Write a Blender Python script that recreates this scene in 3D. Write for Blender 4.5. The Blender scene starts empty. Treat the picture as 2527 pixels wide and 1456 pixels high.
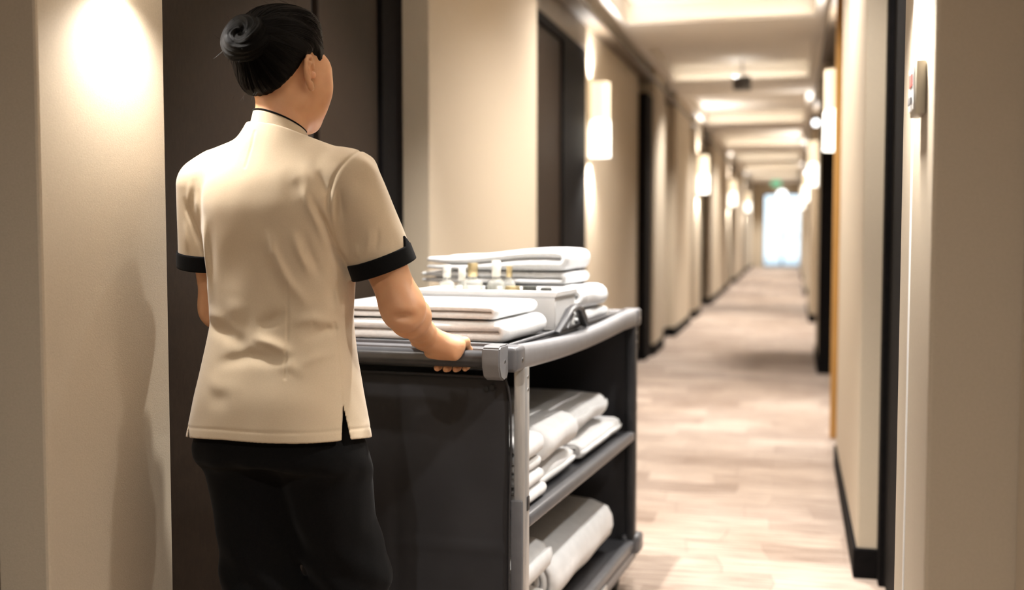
import bpy, bmesh, math, random
import numpy as np
from mathutils import Vector, Matrix, noise as mnoise
random.seed(7)
rng = np.random.default_rng(7)
S = bpy.context.scene
C = S.collection
PI = math.pi

# ------------------------------------------------------------------ camera
YAW = math.radians(14.131); PITCH = math.radians(3.33); EYE = 1.2
cd = bpy.data.cameras.new('camera'); cam = bpy.data.objects.new('camera', cd); C.objects.link(cam)
cd.sensor_width = 36; cd.lens = 2750/2527*36
cam.location = (0, 0, EYE); cam.rotation_euler = (PI/2-PITCH, 0, YAW)
cd.clip_start = .05
cd.dof.use_dof = True; cd.dof.focus_distance = 2.30; cd.dof.aperture_fstop = 1.9
S.camera = cam
# ------------------------------------------------------------------ view, world
S.view_settings.view_transform = 'Standard'; S.view_settings.look = 'None'
S.view_settings.gamma = 1; S.view_settings.use_curve_mapping = False
S.view_settings.exposure = 1.5
w = bpy.data.worlds.new('sky'); S.world = w; w.use_nodes = True
bg = w.node_tree.nodes['Background']; bg.inputs[0].default_value = (.80, .92, 1, 1); bg.inputs[1].default_value = .8

# ------------------------------------------------------------------ light levels
DOWN_E = 74.0; SCONCE_E = 40.0; COVE_E = 3.6

# ------------------------------------------------------------------ materials
def nodes(name):
    m = bpy.data.materials.new(name); m.use_nodes = True
    nt = m.node_tree; return m, nt, nt.nodes['Principled BSDF']
def link(nt, a, b): nt.links.new(a, b)
def col(c): return (c[0], c[1], c[2], 1)
def mat(name, c, rough=.5, metal=0., c2=None, nscale=20, stretch=(1, 1, 1), bump=0., bscale=200, bdist=.002, spec=.5, sheen=0., coat=0., sss=0., detail=4):
    m, nt, p = nodes(name)
    p.inputs['Base Color'].default_value = col(c); p.inputs['Roughness'].default_value = rough
    p.inputs['Metallic'].default_value = metal; p.inputs['Specular IOR Level'].default_value = spec
    if sheen: p.inputs['Sheen Weight'].default_value = sheen; p.inputs['Sheen Roughness'].default_value = .5
    if coat: p.inputs['Coat Weight'].default_value = coat; p.inputs['Coat Roughness'].default_value = .15
    if sss:
        p.inputs['Subsurface Weight'].default_value = sss; p.inputs['Subsurface Radius'].default_value = (1, .35, .18); p.inputs['Subsurface Scale'].default_value = .006
    tc = nt.nodes.new('ShaderNodeTexCoord'); mp = nt.nodes.new('ShaderNodeMapping'); mp.inputs['Scale'].default_value = stretch
    link(nt, tc.outputs['Object'], mp.inputs['Vector'])
    if c2 is not None:
        n = nt.nodes.new('ShaderNodeTexNoise'); n.inputs['Scale'].default_value = nscale; n.inputs['Detail'].default_value = detail
        link(nt, mp.outputs[0], n.inputs['Vector'])
        r = nt.nodes.new('ShaderNodeValToRGB'); r.color_ramp.elements[0].position = .35; r.color_ramp.elements[1].position = .65
        r.color_ramp.elements[0].color = col(c); r.color_ramp.elements[1].color = col(c2)
        link(nt, n.outputs['Fac'], r.inputs[0]); link(nt, r.outputs[0], p.inputs['Base Color'])
    if bump:
        n2 = nt.nodes.new('ShaderNodeTexNoise'); n2.inputs['Scale'].default_value = bscale; n2.inputs['Detail'].default_value = 3
        link(nt, mp.outputs[0], n2.inputs['Vector'])
        b = nt.nodes.new('ShaderNodeBump'); b.inputs['Strength'].default_value = bump; b.inputs['Distance'].default_value = bdist
        link(nt, n2.outputs['Fac'], b.inputs['Height']); link(nt, b.outputs[0], p.inputs['Normal'])
    return m
def emit(name, c, s, c2=None):
    m, nt, p = nodes(name); p.inputs['Base Color'].default_value = col(c)
    p.inputs['Emission Color'].default_value = col(c); p.inputs['Emission Strength'].default_value = s
    p.inputs['Roughness'].default_value = .6
    return m
M = {}
M['wallpaper'] = mat('wallpaper', (.46, .387, .290), .62, c2=(.495, .417, .315), nscale=260, stretch=(1, 1, 1), bump=.25, bscale=420, bdist=.0012, spec=.35)
M['ceiling'] = mat('ceiling_paint', (.80, .75, .68), .8, c2=(.83, .78, .71), nscale=3, bump=.05, bscale=120)
M['door_wood'] = mat('dark_door_wood', (.0125, .0070, .0036), .6, c2=(.0195, .0112, .0060), nscale=60, stretch=(3, 3, .6), bump=.35, bscale=260, bdist=.0015, spec=.18)
M['frame_black'] = mat('black_frame', (.004, .0035, .0035), .7, c2=(.006, .005, .005), nscale=40, spec=.06)
M['crown'] = mat('brown_trim', (.10, .075, .052), .5, c2=(.12, .09, .06), nscale=12)
M['amber_wood'] = mat('amber_wood', (.40, .20, .05), .4, c2=(.48, .25, .07), nscale=14, stretch=(8, 8, .5))
M['brass'] = mat('brushed_metal', (.78, .68, .52), .28, 1., c2=(.72, .62, .47), nscale=80, stretch=(1, 1, 8))
M['steel'] = mat('steel', (.62, .61, .60), .30, 1., c2=(.55, .54, .53), nscale=60, stretch=(4, 4, .4))
M['alu'] = mat('aluminium_post', (.60, .59, .58), .42, .6, c2=(.54, .53, .52), nscale=50, stretch=(4, 4, .3))
M['plastic_dark'] = mat('dark_plastic', (.028, .028, .031), .38, c2=(.035, .035, .038), nscale=30, bump=.08, bscale=300)
M['plastic_grey'] = mat('grey_plastic', (.11, .11, .118), .36, c2=(.125, .125, .133), nscale=24, bump=.1, bscale=350, bdist=.001)
M['plastic_mid'] = mat('mid_grey_plastic', (.19, .19, .20), .38, c2=(.21, .21, .22), nscale=24, bump=.1, bscale=350, bdist=.001)
M['vinyl'] = mat('charcoal_vinyl', (.030, .0300, .0335), .66, c2=(.036, .036, .040), nscale=9, bump=.15, bscale=500, bdist=.001, spec=.3)
M['bar_plastic'] = mat('bar_plastic', (.050, .051, .055), .28, c2=(.060, .061, .065), nscale=30, bump=.05, bscale=300)
M['rubber'] = mat('black_rubber', (.012, .012, .012), .7, c2=(.016, .016, .016), nscale=30)
M['towel'] = mat('white_terry', (.82, .83, .84), .95, c2=(.87, .88, .89), nscale=90, bump=.6, bscale=420, bdist=.003, sheen=.3, spec=.1)
M['linen'] = mat('white_linen', (.75, .75, .75), .9, c2=(.80, .80, .80), nscale=30, bump=.25, bscale=380, bdist=.0015, sheen=.15, spec=.15)
M['box_white'] = mat('white_box', (.82, .82, .82), .5, c2=(.85, .85, .85), nscale=12, bump=.06, bscale=160)
M['cap_white'] = mat('white_cap', (.80, .78, .72), .35, c2=(.83, .81, .75), nscale=20)
M['cap_gold'] = mat('gold_cap', (.58, .47, .26), .3, .7, c2=(.62, .50, .28), nscale=20)
M['cap_dark'] = mat('dark_cap', (.05, .055, .05), .4, c2=(.07, .07, .06), nscale=20)
M['label'] = mat('bottle_label', (.72, .70, .55), .6, c2=(.78, .76, .62), nscale=20)
M['shirt'] = mat('beige_cotton', (.55, .44, .305), .85, c2=(.58, .465, .325), nscale=400, bump=.22, bscale=900, bdist=.0008, sheen=.25, spec=.2)
M['black_cloth'] = mat('black_cloth', (.0026, .0025, .0027), .9, c2=(.004, .0038, .004), nscale=300, bump=.2, bscale=800, bdist=.0008, sheen=.03, spec=.12)
M['skin'] = mat('skin', (.61, .32, .172), .48, c2=(.65, .355, .195), nscale=30, bump=.12, bscale=500, bdist=.0008, sss=.18, spec=.4)
M['lip'] = mat('lip', (.45, .16, .13), .4, c2=(.48, .18, .14), nscale=60)
M['eye'] = mat('eye_white', (.7, .68, .65), .2, c2=(.72, .7, .67), nscale=40)
M['iris'] = mat('iris', (.03, .015, .008), .15, c2=(.05, .025, .012), nscale=200)
M['plate'] = mat('plate_plastic', (.42, .38, .30), .45, c2=(.45, .41, .33), nscale=30)
M['red_mark'] = mat('red_mark', (.45, .06, .05), .5, c2=(.5, .08, .06), nscale=30)
M['concrete'] = mat('pale_terrace', (.55, .56, .57), .8, c2=(.62, .63, .64), nscale=6)
M['window_metal'] = mat('window_metal', (.16, .22, .26), .4, .3, c2=(.18, .24, .28), nscale=20)
M['white_paint'] = mat('white_paint', (.75, .74, .72), .5, c2=(.78, .77, .75), nscale=20)
M['grille_grey'] = mat('grille_grey', (.10, .10, .10), .5, c2=(.13, .13, .13), nscale=20)
M['lamp_upper'] = emit('lamp_shade_cream', (1, .84, .60), .40)
M['lamp_lower'] = emit('lamp_shade_bright', (1, .93, .80), 1.3)
M['lamp_base'] = emit('lamp_base_ring', (1, .95, .86), 1.2)
M['downlight'] = emit('downlight_lens', (1, .92, .80), 5.0)
M['added_cove'] = emit('added_cove_strip', (1, .91, .77), COVE_E)
M['sign_white'] = emit('lit_sign_white', (.92, .97, 1), 1.3)
M['exit_green'] = emit('exit_green', (.25, .8, .5), .22)

def hair_mat():
    m, nt, p = nodes('black_hair')
    p.inputs['Base Color'].default_value = (.011, .0075, .006, 1); p.inputs['Roughness'].default_value = .42; p.inputs['Specular IOR Level'].default_value = .08
    at = nt.nodes.new('ShaderNodeAttribute'); at.attribute_name = 'comb'
    mp = nt.nodes.new('ShaderNodeMapping'); link(nt, at.outputs['Vector'], mp.inputs['Vector'])
    n = nt.nodes.new('ShaderNodeTexNoise'); n.inputs['Scale'].default_value = 42; n.inputs['Detail'].default_value = 5; link(nt, mp.outputs[0], n.inputs['Vector'])
    b = nt.nodes.new('ShaderNodeBump'); b.inputs['Strength'].default_value = .7; b.inputs['Distance'].default_value = .002
    link(nt, n.outputs['Fac'], b.inputs['Height']); link(nt, b.outputs[0], p.inputs['Normal'])
    r = nt.nodes.new('ShaderNodeValToRGB'); r.color_ramp.elements[0].color = (.0012, .0009, .0008, 1); r.color_ramp.elements[1].color = (.0045, .0028, .002, 1)
    link(nt, n.outputs['Fac'], r.inputs[0]); link(nt, r.outputs[0], p.inputs['Base Color'])
    return m
M['hair'] = hair_mat()

def glass_mat(name, c, tint=.9, rough=0.):
    m, nt, p = nodes(name); out = nt.nodes['Material Output']
    tr = nt.nodes.new('ShaderNodeBsdfTransparent'); tr.inputs[0].default_value = col([x*tint for x in c])
    gl = nt.nodes.new('ShaderNodeBsdfGlossy'); gl.inputs['Roughness'].default_value = .03
    fr = nt.nodes.new('ShaderNodeFresnel'); fr.inputs[0].default_value = 1.45
    mx = nt.nodes.new('ShaderNodeMixShader'); link(nt, fr.outputs[0], mx.inputs[0]); link(nt, tr.outputs[0], mx.inputs[1]); link(nt, gl.outputs[0], mx.inputs[2])
    link(nt, mx.outputs[0], out.inputs['Surface']); return m
M['pane'] = glass_mat('window_glass', (.93, .97, 1), .97)
def frosted(name, c, k):
    m = glass_mat(name, (.98, .98, .97), 1.); nt = m.node_tree; out = nt.nodes['Material Output']; old = out.inputs['Surface'].links[0].from_socket
    d = nt.nodes.new('ShaderNodeBsdfDiffuse'); d.inputs[0].default_value = col(c); t = nt.nodes.new('ShaderNodeBsdfTranslucent'); t.inputs[0].default_value = col(c)
    a = nt.nodes.new('ShaderNodeAddShader'); mx = nt.nodes.new('ShaderNodeMixShader'); mx.inputs[0].default_value = k
    mh = nt.nodes.new('ShaderNodeMixShader'); mh.inputs[0].default_value = .5; link(nt, d.outputs[0], mh.inputs[1]); link(nt, t.outputs[0], mh.inputs[2])
    link(nt, old, mx.inputs[1]); link(nt, mh.outputs[0], mx.inputs[2]); link(nt, mx.outputs[0], out.inputs['Surface']); return m
M['bottle'] = frosted('clear_bottle', (.85, .85, .82), .30)
M['liquid'] = frosted('pale_lotion', (.80, .79, .58), .45)

def carpet_mat():
    m, nt, p = nodes('woven_carpet'); p.inputs['Roughness'].default_value = .95; p.inputs['Specular IOR Level'].default_value = .1
    p.inputs['Sheen Weight'].default_value = .25
    tc = nt.nodes.new('ShaderNodeTexCoord')
    def noise_(sc, st, det=3):
        mp = nt.nodes.new('ShaderNodeMapping'); mp.inputs['Scale'].default_value = st; link(nt, tc.outputs['Object'], mp.inputs['Vector'])
        n = nt.nodes.new('ShaderNodeTexNoise'); n.inputs['Scale'].default_value = sc; n.inputs['Detail'].default_value = det; link(nt, mp.outputs[0], n.inputs['Vector']); return n
    # patchwork of woven blocks
    br = nt.nodes.new('ShaderNodeTexBrick'); br.offset = .37; br.squash = .62; br.squash_frequency = 3; br.offset_frequency = 2
    br.inputs['Scale'].default_value = 1.; br.inputs['Brick Width'].default_value = .46; br.inputs['Row Height'].default_value = .20
    br.inputs['Mortar Size'].default_value = 0.003; br.inputs['Mortar Smooth'].default_value = .6; br.inputs['Bias'].default_value = -.15
    br.inputs['Color1'].default_value = (.50, .405, .335, 1); br.inputs['Color2'].default_value = (.165, .105, .076, 1); br.inputs['Mortar'].default_value = (.19, .13, .10, 1)
    wob = noise_(2.2, (1, 1, 1)); add = nt.nodes.new('ShaderNodeMixRGB'); add.blend_type = 'ADD'; add.inputs[0].default_value = .16
    link(nt, tc.outputs['Object'], add.inputs[1]); link(nt, wob.outputs['Color'], add.inputs[2]); link(nt, add.outputs[0], br.inputs['Vector'])
    st = noise_(9, (.5, 6, 1), 5)
    r = nt.nodes.new('ShaderNodeValToRGB'); r.color_ramp.elements[0].position = .36; r.color_ramp.elements[1].position = .62
    r.color_ramp.elements[0].color = (.18, .12, .088, 1); r.color_ramp.elements[1].color = (.54, .445, .37, 1); link(nt, st.outputs['Fac'], r.inputs[0])
    mx = nt.nodes.new('ShaderNodeMixRGB'); mx.inputs[0].default_value = .52; link(nt, br.outputs['Color'], mx.inputs[1]); link(nt, r.outputs[0], mx.inputs[2])
    big = noise_(1.1, (1, .9, 1), 2); r2 = nt.nodes.new('ShaderNodeValToRGB'); r2.color_ramp.elements[0].position = .38; r2.color_ramp.elements[1].position = .6
    r2.color_ramp.elements[0].color = (.80, .76, .72, 1); r2.color_ramp.elements[1].color = (1.0, 1.0, 1.0, 1); link(nt, big.outputs['Fac'], r2.inputs[0])
    mu = nt.nodes.new('ShaderNodeMixRGB'); mu.blend_type = 'MULTIPLY'; mu.inputs[0].default_value = 1; link(nt, mx.outputs[0], mu.inputs[1]); link(nt, r2.outputs[0], mu.inputs[2])
    link(nt, mu.outputs[0], p.inputs['Base Color'])
    pile = noise_(900, (1, 1, 1), 2); b = nt.nodes.new('ShaderNodeBump'); b.inputs['Strength'].default_value = .5; b.inputs['Distance'].default_value = .003
    link(nt, pile.outputs['Fac'], b.inputs['Height']); link(nt, b.outputs[0], p.inputs['Normal'])
    return m
M['carpet'] = carpet_mat()

# ------------------------------------------------------------------ mesh helpers
def link_mesh(name, me, m, parent=None, smooth=True):
    o = bpy.data.objects.new(name, me); C.objects.link(o)
    if m is not None: me.materials.append(m)
    if smooth: me.polygons.foreach_set('use_smooth', [True]*len(me.polygons))
    if parent is not None: o.parent = parent
    return o
def obj(name, bm, m, parent=None, smooth=False):
    me = bpy.data.meshes.new(name); bm.normal_update(); bm.to_mesh(me); bm.free()
    return link_mesh(name, me, m, parent, smooth)
def pyobj(name, v, f, m, parent=None, smooth=True):
    me = bpy.data.meshes.new(name); me.from_pydata(v, [], f); me.update()
    return link_mesh(name, me, m, parent, smooth)
def auto(o, deg=35):
    me = o.data; me.polygons.foreach_set('use_smooth', [True]*len(me.polygons))
    me.set_sharp_from_angle(angle=math.radians(deg)); return o
def NB(): return bmesh.new()
def box(bm, lo, hi, bev=0., seg=2):
    c = [(a+b)/2 for a, b in zip(lo, hi)]; s = [abs(b-a) for a, b in zip(lo, hi)]
    r = bmesh.ops.create_cube(bm, size=1., matrix=Matrix.Translation(c) @ Matrix.Diagonal((*s, 1)))
    if bev:
        es = list({e for v in r['verts'] for e in v.link_edges})
        bmesh.ops.bevel(bm, geom=es, offset=bev, segments=seg, affect='EDGES', profile=.5)
    return bm
def tube(bm, pts, rad, n=10, closed=False, squash=None):
    pts = [Vector(p) for p in pts]; N = len(pts); rad = rad if hasattr(rad, '__len__') else [rad]*N
    rings = []; prev = None
    for i, p in enumerate(pts):
        if closed: t = (pts[(i+1) % N]-pts[i-1])
        else: t = pts[min(i+1, N-1)]-pts[max(i-1, 0)]
        t.normalize()
        if prev is None:
            a = Vector((0, 0, 1)) if abs(t.z) < .9 else Vector((1, 0, 0)); u = t.cross(a).normalized()
        else: u = (prev-t*prev.dot(t)).normalized()
        prev = u; v = t.cross(u)
        rings.append([bm.verts.new(p+(u*math.cos(2*PI*k/n)*(squash[0] if squash else 1)+v*math.sin(2*PI*k/n)*(squash[1] if squash else 1))*rad[i]) for k in range(n)])
    rr = range(N if closed else N-1)
    for i in rr:
        a, b = rings[i], rings[(i+1) % N]
        for k in range(n): bm.faces.new((a[k], a[(k+1) % n], b[(k+1) % n], b[k]))
    if not closed:
        bm.faces.new(rings[0][::-1]); bm.faces.new(rings[-1])
    return bm
def lathe(bm, prof, n=24, at=(0, 0, 0), axis='z'):
    rings = []
    for r, z in prof:
        ring = []
        for k in range(n):
            a = 2*PI*k/n; x, y = r*math.cos(a), r*math.sin(a)
            p = (x, y, z) if axis == 'z' else ((z, x, y) if axis == 'x' else (x, z, y))
            ring.append(bm.verts.new((p[0]+at[0], p[1]+at[1], p[2]+at[2])))
        rings.append(ring)
    for a, b in zip(rings, rings[1:]):
        for k in range(n): bm.faces.new((a[k], a[(k+1) % n], b[(k+1) % n], b[k]))
    bm.faces.new(rings[0][::-1]); bm.faces.new(rings[-1])
    return bm
def empty(name, loc=(0, 0, 0), rz=0.):
    o = bpy.data.objects.new(name, None); C.objects.link(o); o.location = loc; o.rotation_euler = (0, 0, rz); o.empty_display_size = .1; return o
def tag(o, label, cat, group=None):
    o['label'] = label; o['category'] = cat; o['kind'] = 'thing'
    if group: o['group'] = group
    return o
def thing(name, label, cat, loc=(0, 0, 0), rz=0., group=None): return tag(empty(name, loc, rz), label, cat, group)
def struct(o): o['kind'] = 'structure'; return o
def copy_tree(o, parent=None):
    c = o.copy(); C.objects.link(c)
    if parent is not None: c.parent = parent
    for ch in [x for x in bpy.data.objects if x.parent == o]: copy_tree(ch, c)
    return c

# ================================================================== SETTING
Y0, Y1, ZC = -3.0, 36.8, 2.73
bm = NB(); box(bm, (-1.9, Y0-.2, -.12), (.9, Y1, 0)); struct(obj('floor', bm, M['carpet']))
# ---- ceiling with recessed coffers
cof = [(1.0, 4.2), (5.3, 8.43), (9.4, 11.8), (12.9, 16.5), (17.6, 20.9), (21.9, 25.3), (26.2, 29.6), (30.5, 33.9)]
ZT = ZC+.16; CXL, CXR = -1.22, .13
bm = NB()
box(bm, (-1.9, Y0, ZT), (.9, Y1, ZT+.1))
box(bm, (-1.9, Y0, ZC), (CXL, Y1, ZT)); box(bm, (CXR, Y0, ZC), (.9, Y1, ZT))
prev = Y0
for a, b in cof+[(Y1, Y1)]:
    box(bm, (CXL, prev, ZC), (CXR, a, ZT)); prev = b
ceil = struct(obj('ceiling', bm, M['ceiling']))
# light strips added behind a small ledge to brighten every coffer's far riser
for a, b in cof:
    t = struct(empty('trim_added_cove', (0, b, ZC)))
    bm = NB(); box(bm, (CXL+.002, -.075, -.004), (CXR-.002, -.001, .004)); box(bm, (CXL+.002, -.075, .004), (CXR-.002, -.069, .022)); obj('ledge', bm, M['ceiling'], t)
    bm = NB(); box(bm, (CXL+.03, -.062, .0045), (CXR-.03, -.048, .010)); obj('added_light_strip', bm, M['added_cove'], t)
# ---- walls: recessed base slab + pillar parts
wl = NB(); box(wl, (-1.62, Y0, 0), (-1.44, Y1, ZC)); wall_left = struct(obj('wall_left', wl, M['wallpaper']))
wr = NB(); box(wr, (.40, Y0, 0), (.58, Y1, ZC)); wall_right = struct(obj('wall_right', wr, M['wallpaper']))
bm = NB(); box(bm, (-1.9, Y0-.15, 0), (.9, Y0, ZC+.2)); struct(obj('wall_back', bm, M['wallpaper']))
bm = NB()
box(bm, (-1.9, Y1, 0), (-.93, Y1+.15, ZC+.2)); box(bm, (.25, Y1, 0), (.9, Y1+.15, ZC+.2)); box(bm, (-.93, Y1, 2.36), (.25, Y1+.15, ZC+.2))
struct(obj('wall_end', bm, M['wallpaper']))
base_left = struct(empty('baseboard_left')); base_right = struct(empty('baseboard_right'))
def pillar(side, y0, y1, x, skirt=True):
    bm = NB()
    if side == 'L': box(bm, (-1.5, y0, 0), (x, y1, ZC), .006, 2)
    else: box(bm, (x, y0, 0), (.46, y1, ZC), .006, 2)
    obj('pillar', bm, M['wallpaper'], wall_left if side == 'L' else wall_right)
    if skirt:
        bm = NB(); e = .012
        if side == 'L': box(bm, (-1.46, y0-e, 0), (x+e, y1+e, .105), .004, 1)
        else: box(bm, (x-e, y0-e, 0), (.44, y1+e, .105), .004, 1)
        obj('board', bm, M['frame_black'], base_left if side == 'L' else base_right)
PL, WL_, PR, WR_ = -1.28, -1.38, .222, .33
Lseg = [(-3, -.1, PL), (1.697, 2.106, PL), (3.861, 5.607, PL), (7.56, 10.2, WL_), (10.62, 11.42, PL), (11.42, 12.57, WL_), (12.6, 14.5, PL), (15.3, 16.2, PL),
        (18.2, 22.0, PL), (22.8, 23.8, PL), (25.8, 29.5, PL), (30.4, 31.4, PL), (33.4, Y1, PL)]
Rseg = [(-3, 1.85, .343), (1.85, 2.36, .21), (3.97, 5.86, .229), (6.70, 9.6, WR_), (9.72, 11.0, PR), (12.6, 15.0, WR_), (15.0, 17.4, PR), (18.9, 21.2, WR_), (21.2, 24.2, PR),
        (25.6, 27.9, WR_), (27.9, 31, PR), (32.4, Y1, PR)]
for a, b, x in Lseg: pillar('L', a, b, x)
for a, b, x in Rseg: pillar('R', a, b, x)
# white bead at the wallpaper seam, standing in for the right pillar's light streak
bm = NB(); box(bm, (.2075, 2.16, 0.11), (.212, 2.172, ZC), .002, 2); struct(obj('trim_streak', bm, M['white_paint']))
# continuous brown trim under the ceiling
bm = NB(); box(bm, (-1.46, 2.0, 2.585), (-1.272, Y1, 2.630), .006, 1); struct(obj('trim_2', bm, M['crown']))
bm = NB(); box(bm, (.205, 2.0, 2.585), (.44, Y1, 2.635), .006, 1); struct(obj('trim_3', bm, M['crown']))
# amber wood jamb on the right
bm = NB(); box(bm, (.222, 6.62, 0), (.42, 6.69, 2.60), .005, 2); struct(obj('trim_4', bm, M['amber_wood']))
# black jamb beyond the right sconce
bm = NB(); box(bm, (.215, 9.60, 0), (.42, 9.72, 2.45), .005, 2); struct(obj('trim_5', bm, M['frame_black']))
bm = NB(); box(bm, (-1.46, 10.2, 0), (-1.30, 10.60, 2.45), .005, 2); struct(obj('trim_6', bm, M['frame_black']))

# ---- doors in the recesses
DN = [0]
def door(side, y0, y1, x, leaf_to=None, post=None, handle=True, top=2.42, wide_frame=.09, hy=None, leaf_m='door_wood'):
    """recessed room door: black surround, dark leaf, optional fixed side panel with a black gap, header, lever set."""
    DN[0] += 1
    t = struct(empty('door_%d' % DN[0], (x, y0, 0)))
    s = -1 if side == 'L' else 1          # direction into the wall
    L = y1-y0
    def b(name, ya, yb, za, zb, d0, d1, m, bev=.003):
        bm = NB(); xa, xb = sorted((s*d0, s*d1)); box(bm, (xa, ya, za), (xb, yb, zb), bev, 1); return obj(name, bm, m, t)
    pf = post if post else wide_frame
    b('frame', L-pf, L-.001, 0, top, -.0, .07, M['frame_black'])
    b('frame', .001, .09, 0, top, -.0, .07, M['frame_black'])
    b('frame', .09, L-pf, top-.06, top, .0, .07, M['frame_black'])
    b('header', .001, L-.001, top, ZC, .0, .07, M['crown'])
    ly = leaf_to if leaf_to else L-pf
    leaf = b('leaf', .095, ly, .012, top-.065, .018, .062, M[leaf_m], .004)
    if leaf_to:
        b('gap_strip', ly+.002, ly+.043, .0, top-.062, .035, .065, M['rubber'])
        b('side_panel', ly+.045, L-pf-.005, .012, top-.065, .015, .062, M['door_wood'], .004)
    if handle:
        hy_ = hy if hy else .20
        bm = NB(); xa, xb = sorted((s*.017, s*.006)); box(bm, (xa, hy_-.03, .93), (xb, hy_+.03, 1.30), .004, 2); auto(obj('lock_plate', bm, M['steel'], t))
        bm = NB(); tube(bm, [(s*.012, hy_, 1.03), (s*-.035, hy_, 1.03), (s*-.045, hy_+.012, 1.03), (s*-.045, hy_+.12, 1.03)], [.010, .010, .010, .008], 10); auto(obj('lever_handle', bm, M['brass'], t), 50)
    return t
door('L', -.1, 1.697, -1.38)
door('L', 2.106, 3.861, -1.38, leaf_to=3.11-2.106, post=.21, handle=False)
door('L', 5.607, 7.56, -1.38, leaf_to=None, post=.78, hy=.14)
door('L', 14.5, 15.3, -1.38, handle=False)
door('L', 16.2, 18.2, -1.38)
door('L', 22.0, 22.8, -1.38, handle=False); door('L', 23.8, 25.8, -1.38); door('L', 29.5, 30.4, -1.38, handle=False); door('L', 31.4, 33.4, -1.38)
door('R', 2.36, 3.97, .295, handle=False, leaf_m='frame_black')  # shadow on this leaf is put into its colour: black instead of wood
door('R', 5.86, 6.62, .33, handle=False)
door('R', 11.0, 12.6, .33, hy=.3); door('R', 17.4, 18.9, .33, hy=.3); door('R', 24.2, 25.6, .33); door('R', 31.0, 32.4, .33)
# ---- glazed door at the far end
win = struct(empty('window_1', (0, Y1, 0)))
WX0, WX1, WZ = -.93, .25, 2.36
for nm, lo, hi in (('frame', (WX0, .03, 0), (WX0+.045, .09, WZ)), ('frame', (WX1-.045, .03, 0), (WX1, .09, WZ)), ('frame', (WX0+.045, .03, WZ-.05), (WX1-.045, .09, WZ)),
                   ('frame', (WX0+.045, .03, 0), (WX1-.045, .09, .09)), ('mullion', (-.375, .035, .09), (-.305, .085, WZ-.05)), ('push_bar', (-.305, .0, 1.0), (WX1-.05, .025, 1.04))):
    bm = NB(); box(bm, lo, hi, .004, 1); obj(nm, bm, M['window_metal'], win)
for a, b in ((WX0+.045, -.375), (-.305, WX1-.045)):
    bm = NB(); box(bm, (a+.001, .056, .091), (b-.001, .062, WZ-.051)); obj('pane', bm, M['pane'], win)
bm = NB(); box(bm, (-8, Y1+.15, -.12), (8, Y1+14, -.01)); struct(obj('terrace', bm, M['concrete']))['label'] = 'pale terrace outside the glazed end door'
for o in bpy.data.objects:
    if o.name.startswith('terrace'): o['category'] = 'terrace'

# ================================================================== LIGHT FITTINGS
def lamp(name, typ, e, loc, parent=None, c=(1, .955, .905), size=.05, spot=None, blend=.6, rot=(0, 0, 0)):
    l = bpy.data.lights.new(name, typ); l.energy = e; l.color = c
    if typ == 'AREA': l.size = size; l.shape = 'DISK'
    else: l.shadow_soft_size = size
    if spot: l.spot_size = spot; l.spot_blend = blend
    o = bpy.data.objects.new(name, l); C.objects.link(o); o.location = loc; o.rotation_euler = rot
    if parent is not None: o.parent = parent
    return o
def downlight(x, y, z, e=1., label='recessed round downlight in the corridor ceiling', group='recessed downlights', spot=1.6, tilt=(0, 0, 0), size=.028):
    t = thing('ceiling_downlight', label, 'light', (x, y, z), 0, group)
    bm = NB(); lathe(bm, [(.030, .0), (.047, .0), (.047, -.004), (.040, -.007), (.032, -.003), (.030, .0)][:5], 24); auto(obj('trim_ring', bm, M['white_paint'], t))
    bm = NB(); lathe(bm, [(.029, -.0005), (.029, -.0025)], 20); obj('lens', bm, M['downlight'], t)
    lamp('bulb', 'SPOT', DOWN_E*e, (0, 0, -.012), t, size=size, spot=spot, blend=.75, rot=tilt)
    return t
downlight(-.50, .95, ZC, .08, 'added unseen ceiling light over the near end of the corridor, above the viewpoint', 'recessed downlights', spot=2.4)  # added to light the woman's back from overhead; no lamp known here
downlight(-.50, -.75, ZC, 1.1, 'added unseen ceiling light at the back of the corridor behind the viewpoint', 'recessed downlights', spot=2.6)  # unseen light added behind the viewpoint to lift the woman's back
downlight(-.72, 3.05, ZT, 2.7, 'recessed ceiling downlight right above the loaded cart', 'recessed downlights', spot=1.35)
downlight(.175, 3.3, ZC, 1.15, 'recessed ceiling downlight over the aisle beside the cart', 'recessed downlights', spot=1.8, size=.045)
downlight(-.10, 4.75, ZC, 1.2, 'added unseen ceiling light in the beam just past the cart', 'recessed downlights', spot=2.3)  # added to brighten the left wall past the cart; no lamp known here
downlight(-.55, 6.0, ZT, 1.8, 'recessed ceiling downlight in the second bay, past the far end of the cart', 'recessed downlights', spot=2.3)
downlight(-.60, 11.45, ZT, 2.3, 'round white downlight in the third ceiling bay, nearest one in view', 'recessed downlights', spot=1.95)
downlight(-.40, 7.75, ZT, .9, 'small white downlight high in the nearest bright ceiling bay', 'recessed downlights', spot=2.3)
for k, y in enumerate((14.9, 19.2, 23.6, 27.9, 32.2, 35.4)):
    downlight(-.54, y, ZT if y < 34 else ZC, 2.6, 'recessed ceiling downlight in the %s bay along the corridor' % ('fourth', 'fifth', 'sixth', 'seventh', 'eighth', 'last')[k], 'recessed downlights', spot=1.95)

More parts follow.
